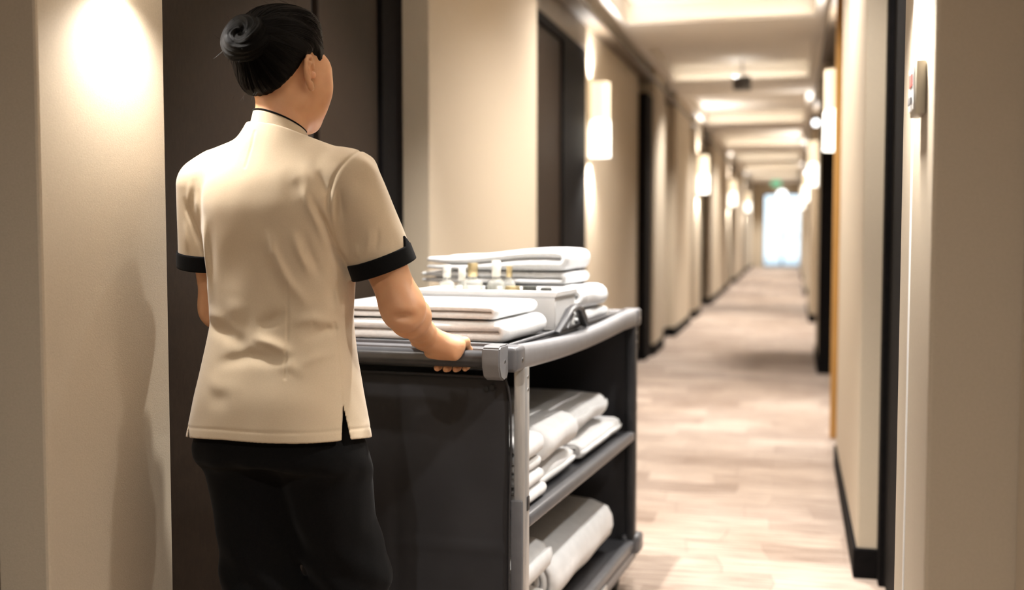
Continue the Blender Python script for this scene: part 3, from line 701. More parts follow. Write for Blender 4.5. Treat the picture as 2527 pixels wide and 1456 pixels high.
# ---- tunic
BK = .000779
def bk(*pts): return [((x-690)*BK, 1.2+(568-y)*BK) for x, y in pts]      # back-of-tunic drawing, in metres
FOLDS = [  # polyline, width, height
 (bk((695, 560), (708, 622), (737, 690), (800, 768)), .010, .0085), (bk((672, 590), (690, 660), (722, 730), (770, 790)), .016, -.006),
 (bk((752, 560), (770, 620), (800, 690)), .009, .007), (bk((776, 560), (795, 630), (822, 700)), .009, -.0045),
 (bk((640, 832), (698, 846), (758, 874)), .010, .0100), (bk((535, 908), (640, 880), (748, 890)), .013, -.0100), (bk((590, 850), (640, 846)), .016, -.003),
 (bk((496, 806), (560, 822), (640, 866)), .015, -.008), (bk((500, 776), (570, 800)), .014, .003),
 (bk((655, 815), (700, 790), (742, 762)), .012, -.008), (bk((742, 800), (800, 786), (850, 800)), .011, .007), (bk((770, 840), (830, 815), (862, 822)), .010, -.0065),
 (bk((760, 905), (810, 880), (860, 872)), .010, .004), (bk((690, 905), (750, 900), (790, 930)), .011, .003),
 (bk((510, 520), (513, 640), (512, 770)), .010, .004), (bk((530, 540), (532, 700)), .012, -.003),
 (bk((788, 460), (806, 505), (828, 549), (849, 615), (870, 655), (890, 700)), .0065, -.012), (bk((772, 440), (795, 500), (818, 560), (838, 625)), .008, .0065),
 (bk((774, 395), (789, 450), (802, 510)), .011, .0032), (bk((735, 415), (748, 465), (764, 525)), .014, -.0028), (bk((812, 415), (825, 450), (836, 480)), .008, -.004),
 (bk((855, 440), (852, 500), (848, 585)), .007, .005), (bk((866, 460), (869, 510), (873, 560)), .009, -.005), (bk((940, 560), (935, 600), (925, 640)), .006, .0025), (bk((960, 560), (957, 590), (950, 625)), .005, -.0025), (bk((905, 600), (903, 640)), .006, .0025),
 (bk((444, 480), (452, 515), (467, 550), (484, 605), (496, 665), (505, 720)), .0065, -.011), (bk((478, 440), (477, 500), (480, 560)), .007, .005), (bk((463, 440), (458, 480), (452, 520)), .006, .004), (bk((496, 460), (497, 520), (499, 580)), .008, -.004),
 (bk((514, 530), (513, 600), (511, 690)), .0055, .0045), (bk((438, 540), (442, 590), (446, 630)), .006, .003),
 (bk((480, 420), (470, 500), (486, 590)), .009, -.004), (bk((760, 440), (790, 480)), .014, -.003),
 (bk((640, 560), (600, 640), (590, 720)), .030, -.003), (bk((500, 930), (560, 960), (640, 955)), .016, .003), (bk((520, 990), (600, 985)), .018, -.003),
 (bk((560, 770), (640, 760)), .018, .0025), (bk((850, 700), (862, 790)), .008, .004), (bk((838, 690), (848, 770)), .008, -.003)]
SEAMS = [bk((646, 322), (641, 360), (630, 412)), bk((736, 690), (737, 800), (735, 930)), bk((846, 800), (856, 880), (868, 1000))]
def ridge(x, z, pts, wd, taper=True):
    d, s = polyd(x, z, pts); k = np.sin(PI*np.clip(s, 0, 1))**1.4 if taper else 1.
    return k*np.exp(-(d/wd)**2)
def sleeve_axial(p, A, Bc): ax = (Bc-A)/np.linalg.norm(Bc-A); return (p-Bc)@ax
def sleeve(p, A, Bc, r0, r1): return cap(p, A, Bc+(Bc-A)*.2, r0, r1+(r1-r0)*.2)
SLR = (SHR+np.array([0, 0, .004]), CUR, .0600, .0640); SLL = (SHL+np.array([0, 0, .004]), CUL, .0600, .0580)
SEAM_Z = np.linspace(1.08, 1.40, 200); SEAM_X = smooth_interp(SEAM_Z, [1.08, 1.17, 1.25, 1.31, 1.345, 1.38, 1.40], [.165, .128, .113, .130, .162, .20, .22])
def arm_seam(p):
    """distance from the plane-like armhole seam surface, right arm"""
    return (p[:, 0]-np.interp(p[:, 2], SEAM_Z, SEAM_X))*.85
def tunic_raw(p):
    d = torso(p)
    for s in (-1, 1):
        d = smin(d, cap(p, from_body(s*.050, -.002, 1.358 if s > 0 else 1.360), from_body(s*(.125 if s > 0 else .142), 0, 1.321 if s > 0 else 1.322), .036, .043 if s > 0 else .046), .03)
    for A, Bc, r0, r1 in (SLR, SLL):
        ds = sleeve(p, A, Bc, r0, r1); d = smin(d, ds, .018)
    return d
def tunic_sdf(p):
    d = tunic_raw(p)
    x, z = p[:, 0], p[:, 2]; bkm = 1/(1+np.exp((p[:, 1]-.03)/.012))
    near = d < .03
    if near.any():
        f_ = np.zeros(len(p)); xn, zn = x[near], z[near]; g = np.zeros(len(xn))
        lo_x, hi_x, lo_z, hi_z = xn.min(), xn.max(), zn.min(), zn.max()
        for pts, wd, am in FOLDS:
            px = [a for a, b in pts]; pz = [b for a, b in pts]
            if min(px)-3*wd > hi_x or max(px)+3*wd < lo_x or min(pz)-3*wd > hi_z or max(pz)+3*wd < lo_z: continue
            g += am*ridge(xn, zn, pts, wd)
        for pts in SEAMS: g += -.0019*ridge(xn, zn, pts, .0032, False)+.0007*ridge(xn, zn, pts, .008, False)
        hem = -.0007*np.exp(-((zn-.803-.013*np.clip((-p[near][:, 1]-.015)/.10, 0, 1))/.0028)**2)
        g += hem
        f_[near] = g*bkm[near]
        pn = p[near]; f_[near] += .0016*vnoise(pn*[1, 1, .6], 24, 3)+.0008*vnoise(pn, 60, 5)
        # soft pulls on the right sleeve + armhole seam
        s_ = arm_seam(pn); ax = sleeve_axial(pn, SLR[0], SLR[1]); on = 1/(1+np.exp((1.165-zn)/.006))/(1+np.exp((.085-xn)/.004))
        f_[near] += on*(-.0028*np.exp(-(s_/.0036)**2)+.0006*np.exp(-((s_-.008)/.006)**2)+.0022*np.sin(pn[:, 1]*95+zn*60)*np.exp(-((s_-.03)/.03)**2))
        d = d-f_
    # sleeve openings
    for A, Bc, r0, r1 in (SLR, SLL):
        ax = sleeve_axial(p, A, Bc); ds = sleeve(p, A, Bc, r0, r1); zone = (ds < .02) & (ax > -.06)
        inner = smax(ds+.0075, -(ax+.045), .002)
        loc = np.maximum(ax, -inner)
        d = np.where(zone, np.minimum(np.maximum(d, loc), np.maximum(torso(p), d)), d)
    # neck opening and hem
    tp = p[:, 2]-1.392+.34*(p@np.array([sb, cb, 0]))+.20*(p@np.array([cb, -sb, 0])); d = smax(d, tp*.9, .004)
    hz = .783+.013*np.clip((-p[:, 1]-.015)/.10, 0, 1); d = np.maximum(d, hz-p[:, 2])
    inn = np.maximum(torso(p)+.0065+.0115*np.clip((p[:, 2]-.825)/.05, 0, 1), p[:, 2]-.90); d = np.maximum(d, -inn)
    # side slits
    for x0, dep, hw in ((.1395, .072, .0080), (-.182, .03, .004)):
        wd = np.clip((hz+dep-p[:, 2])/dep, 0, 1.2)*hw; sl = (np.abs(p[:, 0]-x0-wd)-wd)*.95
        ok = (p[:, 1] < .0) if x0 > 0 else (p[:, 1] < .10)
        d = np.where(ok & (p[:, 2] < hz+dep), np.maximum(d, -sl), d)
    return d
v, q = sdf_mesh(tunic_sdf, (-.26, -.20, .755), (.30, .20, 1.45), .0024)
np_mesh('tunic', v, q, M['shirt'], person)['label'] = 'beige short-sleeved tunic with side slits'
# cuffs
for side, (A, Bc, r0, r1), sd in (('R', SLR, 1), ('L', SLL, -1)):
    axd = (Bc-A)/np.linalg.norm(Bc-A); out = np.array([1., -.15, 0])*sd; out = out-axd*(out@axd); out /= np.linalg.norm(out); sid = np.cross(axd, out)
    def cuff(p, A=A, Bc=Bc, r0=r0, r1=r1, axd=axd, out=out, sid=sid):
        ax = (p-Bc)@axd; k = (p-Bc)-np.outer(ax, axd); an = np.arctan2(k@sid, k@out)
        ds = sleeve(p, A, Bc, r0, r1); sh_ = np.abs(ds-.0012)-.0032
        lo_ = -.030-.020*np.clip(1-np.abs(an-.1)/.22, 0, 1)
        return smax(smax(sh_, ax-.0035, .002), lo_-ax, .002)
    c = (Bc-axd*.02); v, q = sdf_mesh(cuff, c-.105, c+.105, .0022)
    np_mesh('cuff', v, q, M['black_cloth'], person)['label'] = 'black turned-up sleeve cuff'
# stand collar with black piping
def collar_pt(an, t):
    """an: angle from body-back, t 0 bottom .. 1 top"""
    r = .0690+(.0525-.0690)*t**.8; dx, dy = math.sin(an), -math.cos(an)     # body frame
    ztop = 1.4150+.0195*math.cos(an)-.013*math.sin(an)
    zbot = 1.374+.013*math.cos(an)
    pt = from_body(dx*r+.004, dy*r*(.98)-.001, zbot+(ztop-zbot)*t); return pt
V, F = [], []; NA, NT = 96, 8
for i in range(NA+1):
    an = -2.05+4.0*i/NA
    for s_ in range(2):
        for t in range(NT+1):
            p = collar_pt(an, t/NT); c = np.array([0, 0, p[2]]); d_ = (p-c)/np.linalg.norm(p-c); V.append(tuple(p-d_*(.0032 if s_ else 0)))
W_ = 2*(NT+1)
for i in range(NA):
    for t in range(NT):
        a = i*W_+t; F.append((a, a+W_, a+W_+1, a+1)); b = a+NT+1; F.append((b, b+1, b+W_+1, b+W_))
    a = i*W_+NT; F.append((a, a+W_, a+W_+NT+1, a+NT+1)); a = i*W_; F.append((a, a+NT+1, a+W_+NT+1, a+W_))
for a in (0, NA*W_):
    for t in range(NT): F.append((a+t, a+t+1, a+NT+1+t+1, a+NT+1+t))
col_o = pyobj('collar', V, F, M['shirt'], person)
bm = NB(); tube(bm, [collar_pt(-2.05+4.0*i/80, 1.0) for i in range(81)], .0019, 8); obj('piping', bm, M['black_cloth'], col_o, True)

# ---- trousers
def trousers(p):
    q_ = p
    d = smax(torso(p, -.0165), .735-p[:, 2], .02)
    for H, K, A_, r in ((HPR, KNR, ANR, 1), (HPL, KNL, ANL, 1)):
        d = smin(d, cap(p, H-[0, 0, .02], K, .097, .0735), .045)
        d = smin(d, cap(p, K, A_-[0, 0, .06], .0735, .064), .03)
    d = smin(d, ell(p, KNR+[.012, -.01, .03], (.072, .07, .10)), .04)
    f_ = .004*vnoise(p*[1, 1, .55], 22, 11)+.0018*vnoise(p*[1, 1, .8], 60, 12)
    f_ += .0035*np.sin((p[:, 2]-.47+p[:, 0]*.8)*75)*np.exp(-((p[:, 2]-.47)/.10)**2)
    d = d-f_
    hip = torso(np.stack([p[:, 0], p[:, 1], np.maximum(p[:, 2], .702)], 1), 0.)+.0165-np.clip(.79-p[:, 2], 0, .2)*.28
    d = np.where(p[:, 2] > .60, smax(d, hip, .004), d)
    return smax(smax(d, p[:, 2]-.93, .004), .045-p[:, 2], .003)
v, q = sdf_mesh(trousers, (-.24, -.24, .03), (.28, .22, .95), .004, proj=1)
np_mesh('trousers', v, q, M['black_cloth'], person)['label'] = 'loose black trousers'
for A_ in (ANR, ANL):
    def shoe(p, A_=A_):
        d = cap(p, A_+[0, -.045, -.055], A_+[.025, .13, -.062], .038, .034); d = smin(d, cap(p, A_+[0, -.02, -.05], A_+[0, -.01, -.015], .038, .036), .03)
        return smax(d, .003-p[:, 2], .004)
    c = A_+[0, .04, -.04]; v, q = sdf_mesh(shoe, c-[.09, .16, .06], c+[.09, .19, .09], .006, proj=1); np_mesh('shoe', v, q, M['rubber'], person)
# ================================================================== CART
CL, CW = 1.275, .60       # length, width; local frame: x 0 = aisle side, -CW = wall side; y 0 = handle end
cart = thing('housekeeping_cart', 'dark grey housekeeping cart with push bar, open shelves and charcoal end panel', 'cart', CORG, CROT)
def part(name, bm, m, parent=cart, deg=40): return auto(obj(name, bm, m, parent), deg)
# push bar and its lugs
bm = NB(); tube(bm, [(-.575, BAR_Y, BAR_Z), (-.03, BAR_Y, BAR_Z)], BAR_R, 28); part('push_bar', bm, M['bar_plastic'])
for x0, x1 in ((-.062, -.020), (-.582, -.540)):
    bm = NB()
    prof = [(-.030, .028), (-.022, .033), (.030, .033), (.030, -.030), (.022, -.043), (.0, -.047), (-.020, -.038), (-.031, -.015), (-.033, .010)]
    vs = [[bm.verts.new((x, BAR_Y+a, BAR_Z+b)) for a, b in prof] for x in (x0, x1)]
    n = len(prof)
    for k in range(n): bm.faces.new((vs[0][k], vs[0][(k+1) % n], vs[1][(k+1) % n], vs[1][k]))
    bm.faces.new(vs[0][::-1]); bm.faces.new(vs[1]); bmesh.ops.recalc_face_normals(bm, faces=bm.faces)
    bmesh.ops.bevel(bm, geom=list(bm.edges), offset=.003, segments=2, affect='EDGES')
    lug = part('bar_bracket', bm, M['plastic_mid'])
    bm = NB(); lathe(bm, [(.004, 0), (.004, .0012), (.002, .002)], 12, (x1, BAR_Y+.004, BAR_Z-.004), 'x'); part('screw', bm, M['steel'], lug)
# corner blocks, rails
for x0, x1 in ((-.058, 0.), (-CW, -CW+.058)):
    for y0, y1 in ((-.050, .020), (CL-.05, CL+.012)):
        bm = NB(); box(bm, (x0, y0, .880), (x1, y1, .938), .010, 3); cb_ = part('corner_block', bm, M['plastic_grey'])
        if x1 == 0.:
            bm = NB(); lathe(bm, [(.0055, 0), (.0055, .0015), (.003, .0025)], 14, (0, y1-.028, .905), 'x'); part('rivet', bm, M['steel'], cb_)
def rail(x, s):
    bm = NB(); N = 22; rings = []
    for i in range(N+1):
        t = i/N; y = .018+t*(CL-.066); dz = -.013*math.sin(PI*min(1, t*1.15))**1.; bul = 1+.10*math.sin(PI*t); hgt = .030*(1-.12*math.sin(PI*t))
        ring = []
        for k in range(16):
            a = 2*PI*k/16; ca, sa = math.cos(a), math.sin(a)
            px = math.copysign(abs(ca)**.7, ca)*.019*bul; pz = math.copysign(abs(sa)**.7, sa)*hgt
            ring.append(bm.verts.new((x+px, y, .908+dz+pz)))
        rings.append(ring)
    for a, b in zip(rings, rings[1:]):
        for k in range(16): bm.faces.new((a[k], a[(k+1) % 16], b[(k+1) % 16], b[k]))
    bm.faces.new(rings[0][::-1]); bm.faces.new(rings[-1]); bmesh.ops.recalc_face_normals(bm, faces=bm.faces)
    return part('top_rail', bm, M['plastic_mid'], cart, 60)
rail(-.021, 1); rail(-CW+.021, -1)
for y, nm in ((-.012, 'end_rail'), (CL-.018, 'end_rail')):
    bm = NB(); box(bm, (-CW+.056, y-.018, .898), (-.056, y+.020, .932), .008, 2); part(nm, bm, M['plastic_grey'])
# top tray with a raised lip
bm = NB(); box(bm, (-CW+.045, .012, .912), (-.043, CL-.04, .930), .004, 1); tray = part('top_deck', bm, M['plastic_dark'])
for lo, hi in (((-CW+.044, .010, .930), (-.042, .017, .939)), ((-.049, .017, .930), (-.042, CL-.045, .937)), ((-CW+.044, .017, .930), (-CW+.051, CL-.045, .937))):
    bm = NB(); box(bm, lo, hi, .002, 1); part('lip', bm, M['plastic_grey'], tray)
# posts
for x in (-.034, -CW+.006):
    for y in (.028, CL-.062):
        bm = NB(); box(bm, (x, y, .10), (x+.030, y+.032, .884), .005, 2); po = part('post', bm, M['alu'] if (x > -.1 and y < .1) else M['plastic_dark'])
        for z in (.86, .83) if x > -.1 else ():
            bm = NB(); lathe(bm, [(.004, 0), (.004, .0015), (.002, .002)], 10, (x+.030, y+.016, z), 'x'); part('rivet', bm, M['steel'], po)
        if x > -.1 and y < .1:
            bm = NB(); box(bm, (x+.029, y+.008, .545), (x+.033, y+.024, .580), .002, 1); part('latch', bm, M['plastic_dark'], po)
            bm = NB(); box(bm, (x-.004, y-.010, .10), (x+.024, y+.001, .572), .003, 2); part('post_sleeve', bm, M['plastic_grey'], po)
# charcoal vinyl end panel, softly buckled
def sheet(name, x0, x1, z0, z1, y, th, m, amp, seed, nx=40, nz=56):
    V, F = [], []
    for s_ in (0, 1):
        for j in range(nz+1):
            for i in range(nx+1):
                x = x0+(x1-x0)*i/nx; z = z0+(z1-z0)*j/nz; a = math.sin(PI*i/nx)**.5*math.sin(PI*j/nz)**.4
                d = amp*a*(mnoise.noise((x*5, z*3.2, seed))+.5*mnoise.noise((x*11, z*8, seed+3)))
                # moulded crease lines and the dimple by the top corner
                d += amp*.55*math.exp(-((z-.46-.05*x)/.008)**2)*(1 if x > -.33 else .3)-amp*.5*math.exp(-((x+.33)/.012)**2)
                d -= amp*1.4*math.exp(-(((x+.10)/.016)**2+((z-.838)/.008)**2))
                zz = z-(.016*math.sin(PI*i/nx) if j == nz else 0)*0
                xx = x-(.010*(max(0, (z-.80)/.07))**2 if i == nx else 0)
                V.append((xx, y-d+s_*th, zz))
    n = (nx+1)*(nz+1)
    for j in range(nz):
        for i in range(nx):
            a = j*(nx+1)+i; F.append((a, a+1, a+nx+2, a+nx+1)); F.append((n+a, n+a+nx+1, n+a+nx+2, n+a+1))
    ed = [j*(nx+1) for j in range(nz+1)], [j*(nx+1)+nx for j in range(nz+1)]
    for e in ed:
        for a, b in zip(e, e[1:]): F.append((a, b, n+b, n+a))
    for r in (0, nz):
        for i in range(nx): a = r*(nx+1)+i; F.append((a, a+1, n+a+1, n+a))
    o = pyobj(name, V, F, m, cart); bm = NB(); bm.from_mesh(o.data); bmesh.ops.recalc_face_normals(bm, faces=bm.faces); bm.to_mesh(o.data); bm.free(); return o
ep = sheet('end_panel', -.572, -.043, .125, .858, .020, .004, M['vinyl'], .006, 1.3)
bm = NB(); tube(bm, [(-.57, .020, .8585), (-.3, .019, .8595), (-.048, .020, .8585)], .0035, 8); part('top_hem', bm, M['plastic_dark'], ep)
bm = NB(); tube(bm, [(-.050, .018, .856), (-.043, .017, .835), (-.037, .016, .80), (-.036, .016, .70), (-.040, .016, .55), (-.042, .016, .14)], .003, 8); part('edge_piping', bm, M['plastic_dark'], ep)
for x, z in ((-.082, .836), (-.097, .832)):
    bm = NB(); lathe(bm, [(.0065, 0), (.0065, -.003), (.003, -.004)], 14, (x, .0155, z), 'y'); part('eyelet', bm, M['rubber'], ep)
bm = NB(); box(bm, (-.574, CL-.040, .125), (-.036, CL-.034, .880), .001, 1); part('far_panel', bm, M['vinyl'])
bm = NB(); box(bm, (-.590, .060, .125), (-.584, CL-.062, .880), .001, 1); part('side_panel', bm, M['vinyl'])
bm = NB(); box(bm, (-.572, .060, .868), (-.04, .075, .895), .003, 1); part('cross_bar', bm, M['plastic_dark'])
# shelves with a rounded nosing
for z, nm in ((.528, 'middle_shelf'), (.160, 'bottom_shelf')):
    bm = NB(); box(bm, (-.582, .062, z-.012), (-.030, CL-.064, z), .003, 1); sh_o = part(nm, bm, M['plastic_dark'])
    bm = NB(); box(bm, (-.034, .060, z-.030), (-.004, CL-.062, z+.003), .009, 3); part('nosing', bm, M['plastic_grey'], sh_o)
# base frame, bumpers, castors
bm = NB(); box(bm, (-CW+.004, .030, .092), (-.004, CL-.03, .130), .008, 2); bs = part('base_frame', bm, M['plastic_grey'])
for x0, x1 in ((-.05, .012), (-CW-.012, -CW+.05)):
    for y0, y1 in ((-.005, .060), (CL-.062, CL+.016)):
        bm = NB(); box(bm, (x0, y0, .112), (x1, y1, .178), .014, 3); part('bumper', bm, M['plastic_grey'], bs)
bm = NB(); box(bm, (-.004, .75, .094), (.002, .81, .135), .002, 1); part('label_plate', bm, M['alu'], bs)
for x in (-.065, -CW+.065):
    for y in (.10, CL-.11):
        bm = NB(); lathe(bm, [(.012, -.013), (.043, -.013), (.048, -.007), (.048, .007), (.043, .013), (.012, .013)], 24, (x, y, .048), 'x'); wh = part('wheel', bm, M['rubber'])
        bm = NB(); box(bm, (x-.020, y-.016, .04), (x-.0145, y+.016, .094), .002, 1); box(bm, (x+.0145, y-.016, .04), (x+.020, y+.016, .094), .002, 1); box(bm, (x-.02, y-.018, .088), (x+.02, y+.018, .0965), .002, 1)
        part('fork', bm, M['steel'], wh)
# small black hoop on the rail
bm = NB(); tube(bm, [(-.032, .375, .932), (-.030, .43, .955), (-.028, .49, .984), (-.028, .54, .990), (-.028, .585, .983), (-.030, .625, .955), (-.032, .66, .930)], [.006, .008, .009, .010, .010, .010, .008], 10, squash=(1.5, .8)); hp = part('hoop_handle', bm, M['plastic_dark'])
bm = NB(); tube(bm, [(-.030, .47, .936), (-.029, .50, .955), (-.029, .525, .972)], .004, 8); part('hoop_strut', bm, M['plastic_mid'], hp)

# ================================================================== LINEN
def fold_path(w, t, n, start_right=True):
    """serpentine centre line of n layers in x-z: rounded folds on the +x side first"""
    pts = []; z = t/2; m = 9; L, Rr = -w+t*.55, -t*.55
    for k in range(n):
        a, b = (L, Rr) if k % 2 == 0 else (Rr, L)
        for i in range(m+1): pts.append((a+(b-a)*i/m, z))
        if k < n-1:
            for i in range(1, 6):
                an = -PI/2+PI*i/6; c = b; s_ = 1 if k % 2 == 0 else -1; pts.append((c+s_*math.cos(an)*t*.5, z+t/2+math.sin(an)*t/2))
        z += t
    return pts
def roll_path(w, h, t):
    turns = max(1.5, h/2/t-.3); pts = []; N = int(turns*18)
    for i in range(N+1):
        f = i/N; r = t*.55+(h/2-t*.5-t*.55)*f; a = f*turns*2*PI-PI*.5
        pts.append((math.cos(a)*r*(1+.0)*1.0+math.copysign(max(0, w/2-h/2), math.cos(a))*min(1, abs(math.cos(a))*1.6), math.sin(a)*r+h/2))
    return [(x-w/2, z) for x, z in pts]
LN = [0]
def linen(name, label, cat, path, t, L, loc, m, group=None, amp=.004, fluff=.97, rz=0., sag=None, nfreq=9., ends=.55, grow=0.):
    """extrude a folded strip along y; rounded ends, soft irregular surface"""
    LN[0] += 1; seed = LN[0]*3.7; ny = max(10, int(L/.022)); n = len(path); V, F = [], []
    P = [Vector((x, z)) for x, z in path]
    for j in range(ny+1):
        f = j/ny; y = L*f; e = min(f, 1-f)*L
        edge = min(1., e/(t*.5)); th = t*fluff*(ends+(1-ends)*math.sqrt(1-(1-edge)**2))/2
        for s_ in (1, -1):
            for i in range(n):
                d = P[min(i+1, n-1)]-P[max(i-1, 0)]; d.normalize(); nx_, nz_ = -d.y, d.x
                tip = min(i, n-1-i); k = th*(.55+.45*min(1, tip/1.5)) if n > 6 else th
                x = P[i].x+nx_*k*s_; z = P[i].y+nz_*k*s_
                q = Vector((x*nfreq, y*nfreq, z*nfreq+seed)); dx = mnoise.noise(q)*amp; dy = mnoise.noise(q+Vector((31, 7, 3)))*amp*1.6; dz = mnoise.noise(q*.8+Vector((5, 17, 9)))*amp
                dz2 = sag(x, y) if sag else 0
                taper = min(1, z/.012)
                V.append((x+dx, y+dy+grow*mnoise.noise((x*4, z*30, seed)), max(.0012, z+dz*taper*.9+dz2*min(1, z/.03))))
    W = 2*n
    for j in range(ny):
        for s_ in (0, 1):
            for i in range(n-1):
                a = j*W+s_*n+i; q = (a, a+1, a+W+1, a+W); F.append(q if s_ == 0 else q[::-1])
        for i in (0, n-1):
            a = j*W+i; F.append((a, a+W, a+W+n, a+n) if i == 0 else (a, a+n, a+W+n, a+W))
    for j in (0, ny):
        for i in range(n-1): a = j*W+i; F.append((a, a+n, a+n+1, a+1) if j == 0 else (a, a+1, a+n+1, a+n))
    o = pyobj(name, V, F, m); o.location = tuple(cart_world(*loc)); o.rotation_euler = (0, 0, CROT+rz)
    tag(o, label, cat, group); return o
DK = .9312
gA = 'folded towels by the push bar'
linen('folded_towel', 'thick folded white towel at the bottom of the pile beside the push bar', 'towel', fold_path(.475, .0255, 2), .0255, .335, (-.068, .050, DK+.002), M['towel'], gA, amp=.004)
linen('folded_towel', 'smooth folded white towel on top of the thick one by the push bar', 'towel', fold_path(.455, .0175, 2), .0175, .33, (-.092, .060, DK+.0555), M['towel'], gA, amp=.005, nfreq=6)
gB = 'folded towels behind the white box'
linen('folded_towel', 'flat white towel lowest in the pile behind the white box', 'towel', fold_path(.50, .017, 2), .017, .29, (-.05, .70, DK+.002), M['towel'], gB, amp=.004)
linen('folded_towel', 'plump white towel bulging out second in the pile behind the white box', 'towel', fold_path(.49, .034, 2), .034, .285, (-.052, .70, DK+.038), M['towel'], gB, amp=.006)
linen('folded_towel', 'thin white towel third in the pile behind the white box', 'towel', fold_path(.46, .018, 2), .018, .275, (-.105, .705, DK+.110), M['towel'], gB, amp=.004)
linen('folded_towel', 'puffy white towel topping the pile behind the white box', 'towel', fold_path(.445, .027, 2), .027, .28, (-.108, .70, DK+.149), M['towel'], gB, amp=.007, nfreq=6, sag=lambda x, y: .010*math.sin((x+.2)*9))
# ---- shelf linen
gC = 'white linen on the middle shelf'; MZ = .5325
z = MZ
for k, (t, n, xr, lab, L) in enumerate(((.0165, 2, -.030, 'lowest thin folded sheet of the near stack on the middle shelf', .205), (.0175, 2, -.033, 'second folded sheet of the near stack on the middle shelf', .20),
                                     (.0145, 2, -.040, 'third folded sheet of the near stack on the middle shelf', .19), (.029, 2, -.036, 'thick folded sheet topping the near stack on the middle shelf', .195))):
    linen('folded_sheet', lab, 'linen', fold_path(.46, t, n), t, L, (xr, .066, z+.001), M['linen'], gC, amp=.003); z += t*n+.003
linen('folded_towel', 'rolled white towel under a plump one in the middle of the shelf', 'linen', roll_path(.40, .066, .013), .013, .33, (-.040, .285, MZ), M['linen'], gC, amp=.003)
linen('folded_towel', 'plump folded white towel lying on a rolled one mid-shelf', 'linen', fold_path(.44, .048, 2), .048, .30, (-.045, .283, MZ+.0705), M['linen'], gC, amp=.006, nfreq=6)
linen('folded_towel', 'rolled white towel at the far end of the middle shelf', 'linen', roll_path(.40, .066, .013), .013, .50, (-.034, .66, MZ), M['linen'], gC, amp=.004)
linen('folded_towel', 'loosely rolled crumpled towel topping the far end of the middle shelf', 'linen', roll_path(.46, .088, .017), .017, .45, (-.058, .63, MZ+.071), M['linen'], gC, amp=.009, nfreq=12)
gD = 'white rolls on the bottom shelf'; BZ = .1645
linen('rolled_blanket', 'lower white roll nearest the push bar on the bottom shelf', 'linen', roll_path(.42, .125, .020), .020, .265, (-.030, .070, BZ), M['linen'], gD, amp=.004)
linen('rolled_blanket', 'big white roll lying on the lower near roll of the bottom shelf', 'linen', roll_path(.46, .125, .024), .024, .275, (-.026, .072, BZ+.129), M['linen'], gD, amp=.005, nfreq=6)
linen('rolled_blanket', 'large white roll filling the far half of the bottom shelf', 'linen', roll_path(.50, .190, .030), .030, .66, (-.022, .395, BZ), M['linen'], gD, amp=.006, nfreq=6)

# ---- white box with toiletries
BXL, BXR, BY0, BY1, BZ0, BZ1 = -.452, -.055, .440, .640, DK+.001, DK+.102
bxo = thing('amenity_box', 'open white box of toiletry bottles standing on the cart top', 'box', tuple(cart_world((BXL+BXR)/2, (BY0+BY1)/2, BZ0)), CROT)
bw, bd, bh, th_ = (BXR-BXL)/2, (BY1-BY0)/2, BZ1-BZ0, .006
bm = NB(); box(bm, (-bw, -bd, 0), (bw, bd, .006), .002, 1); part('bottom', bm, M['box_white'], bxo)
for lo, hi in (((-bw, -bd, .006), (bw, -bd+th_, bh)), ((-bw, bd-th_, .006), (bw, bd, bh)), ((-bw, -bd+th_, .006), (-bw+th_, bd-th_, bh)), ((bw-th_, -bd+th_, .006), (bw, bd-th_, bh))):
    bm = NB(); box(bm, lo, hi, .0015, 1); part('wall_panel', bm, M['box_white'], bxo)
bm = NB(); e = .006
for lo, hi in (((-bw-e, -bd-e, bh-.012), (bw+e, -bd+.001, bh+.004)), ((-bw-e, bd-.001, bh-.012), (bw+e, bd+e, bh+.004)), ((-bw-e, -bd, bh-.012), (-bw+.001, bd, bh+.004)), ((bw-.001, -bd, bh-.012), (bw+e, bd, bh+.004))): box(bm, lo, hi, .002, 1)
part('rim', bm, M['box_white'], bxo)
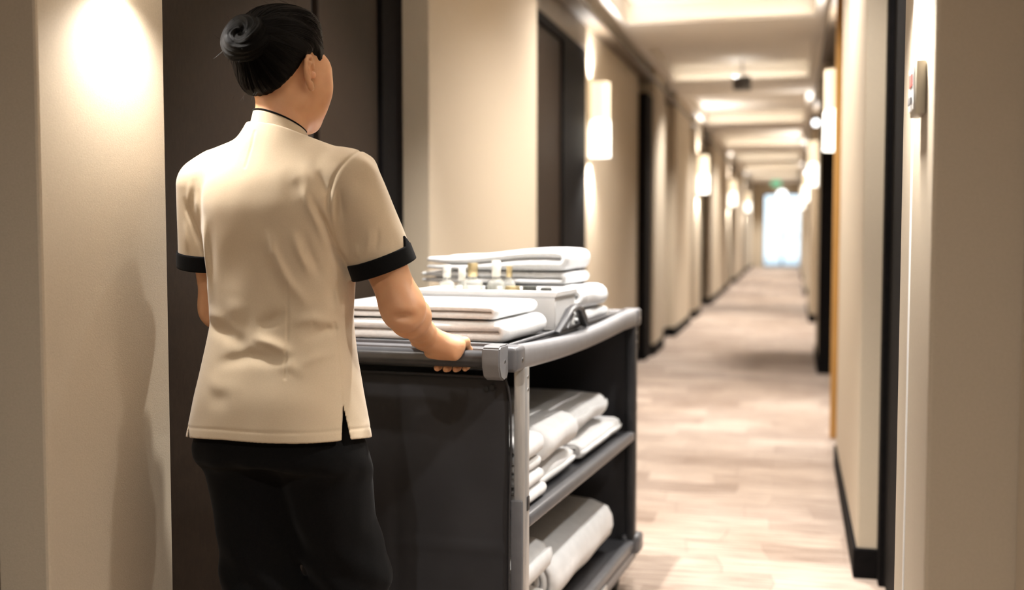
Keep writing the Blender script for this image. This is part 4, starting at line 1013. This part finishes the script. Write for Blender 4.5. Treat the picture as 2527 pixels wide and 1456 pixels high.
def bottle(x, y, label, r, hb, hc, capm, flat=.62, fill=.7, sub=True):
    t = thing('toiletry_bottle', label, 'bottle', tuple(cart_world(x, y, BZ0+.0065)), CROT, 'toiletry bottles in the white box')
    def lath(prof, m, name, par):
        bm = NB(); lathe(bm, prof, 24); bmesh.ops.scale(bm, vec=(1, flat, 1), verts=bm.verts) if flat != 1 else None; return auto(obj(name, bm, m, par), 40)
    b = lath([(r*.9, 0), (r, .004), (r, hb*.80), (r*.92, hb*.88), (r*.42, hb*.95), (r*.42, hb)], M['bottle'], 'body', t)
    lath([(r*.84, .004), (r*.90, .007), (r*.90, hb*fill), (r*.86, hb*fill+.001)], M['liquid'], 'contents', t)
    lath([(r*.46, hb+.0005), (r*.50, hb+.003), (r*.50, hb+hc), (r*.44, hb+hc+.002)], capm, 'cap', t)
    bm = NB(); box(bm, (-r*.62, -r*flat-.0022, hb*.24), (r*.62, -r*flat*.80, hb*.66), .0005, 1); obj('paper_label', bm, M['label'], t)
    return t
bottle(-.392, .505, 'clear bottle with a white cap, first from the left in the box', .024, .128, .034, M['cap_white'])
bottle(-.358, .535, 'slim clear bottle with yellowish lotion, second from the left', .021, .118, .036, M['cap_white'])
bottle(-.312, .500, 'wide clear bottle with a gold cap, third from the left', .030, .132, .036, M['cap_gold'])
bottle(-.262, .555, 'clear bottle with a big white cap, fourth from the left', .026, .130, .044, M['cap_white'])
bottle(-.232, .580, 'narrow bottle with a gold cap behind the fourth one', .018, .128, .030, M['cap_gold'])
def jar(x, y, label, r, h, capm):
    t = thing('toiletry_jar', label, 'jar', tuple(cart_world(x, y, BZ0+.0065)), CROT, 'short jars in the white box')
    bm = NB(); lathe(bm, [(r*.9, 0), (r, .003), (r, h-.004), (r*.9, h)], 24); auto(obj('body', bm, M['cap_white'], t))
    bm = NB(); lathe(bm, [(r*.94, h+.0005), (r*.96, h+.003), (r*.96, h+.017), (r*.9, h+.02)], 24); auto(obj('lid', bm, capm, t))
jar(-.292, .595, 'short white jar with a dark lid behind the bottles', .019, .082, M['cap_dark'])
jar(-.205, .530, 'short white jar with a gold lid right of the bottles', .022, .086, M['cap_gold'])
jar(-.160, .545, 'short white jar with a dark lid, second from the right', .021, .086, M['cap_dark'])
jar(-.115, .555, 'short white jar with a dark lid nearest the right side', .017, .082, M['cap_dark'])
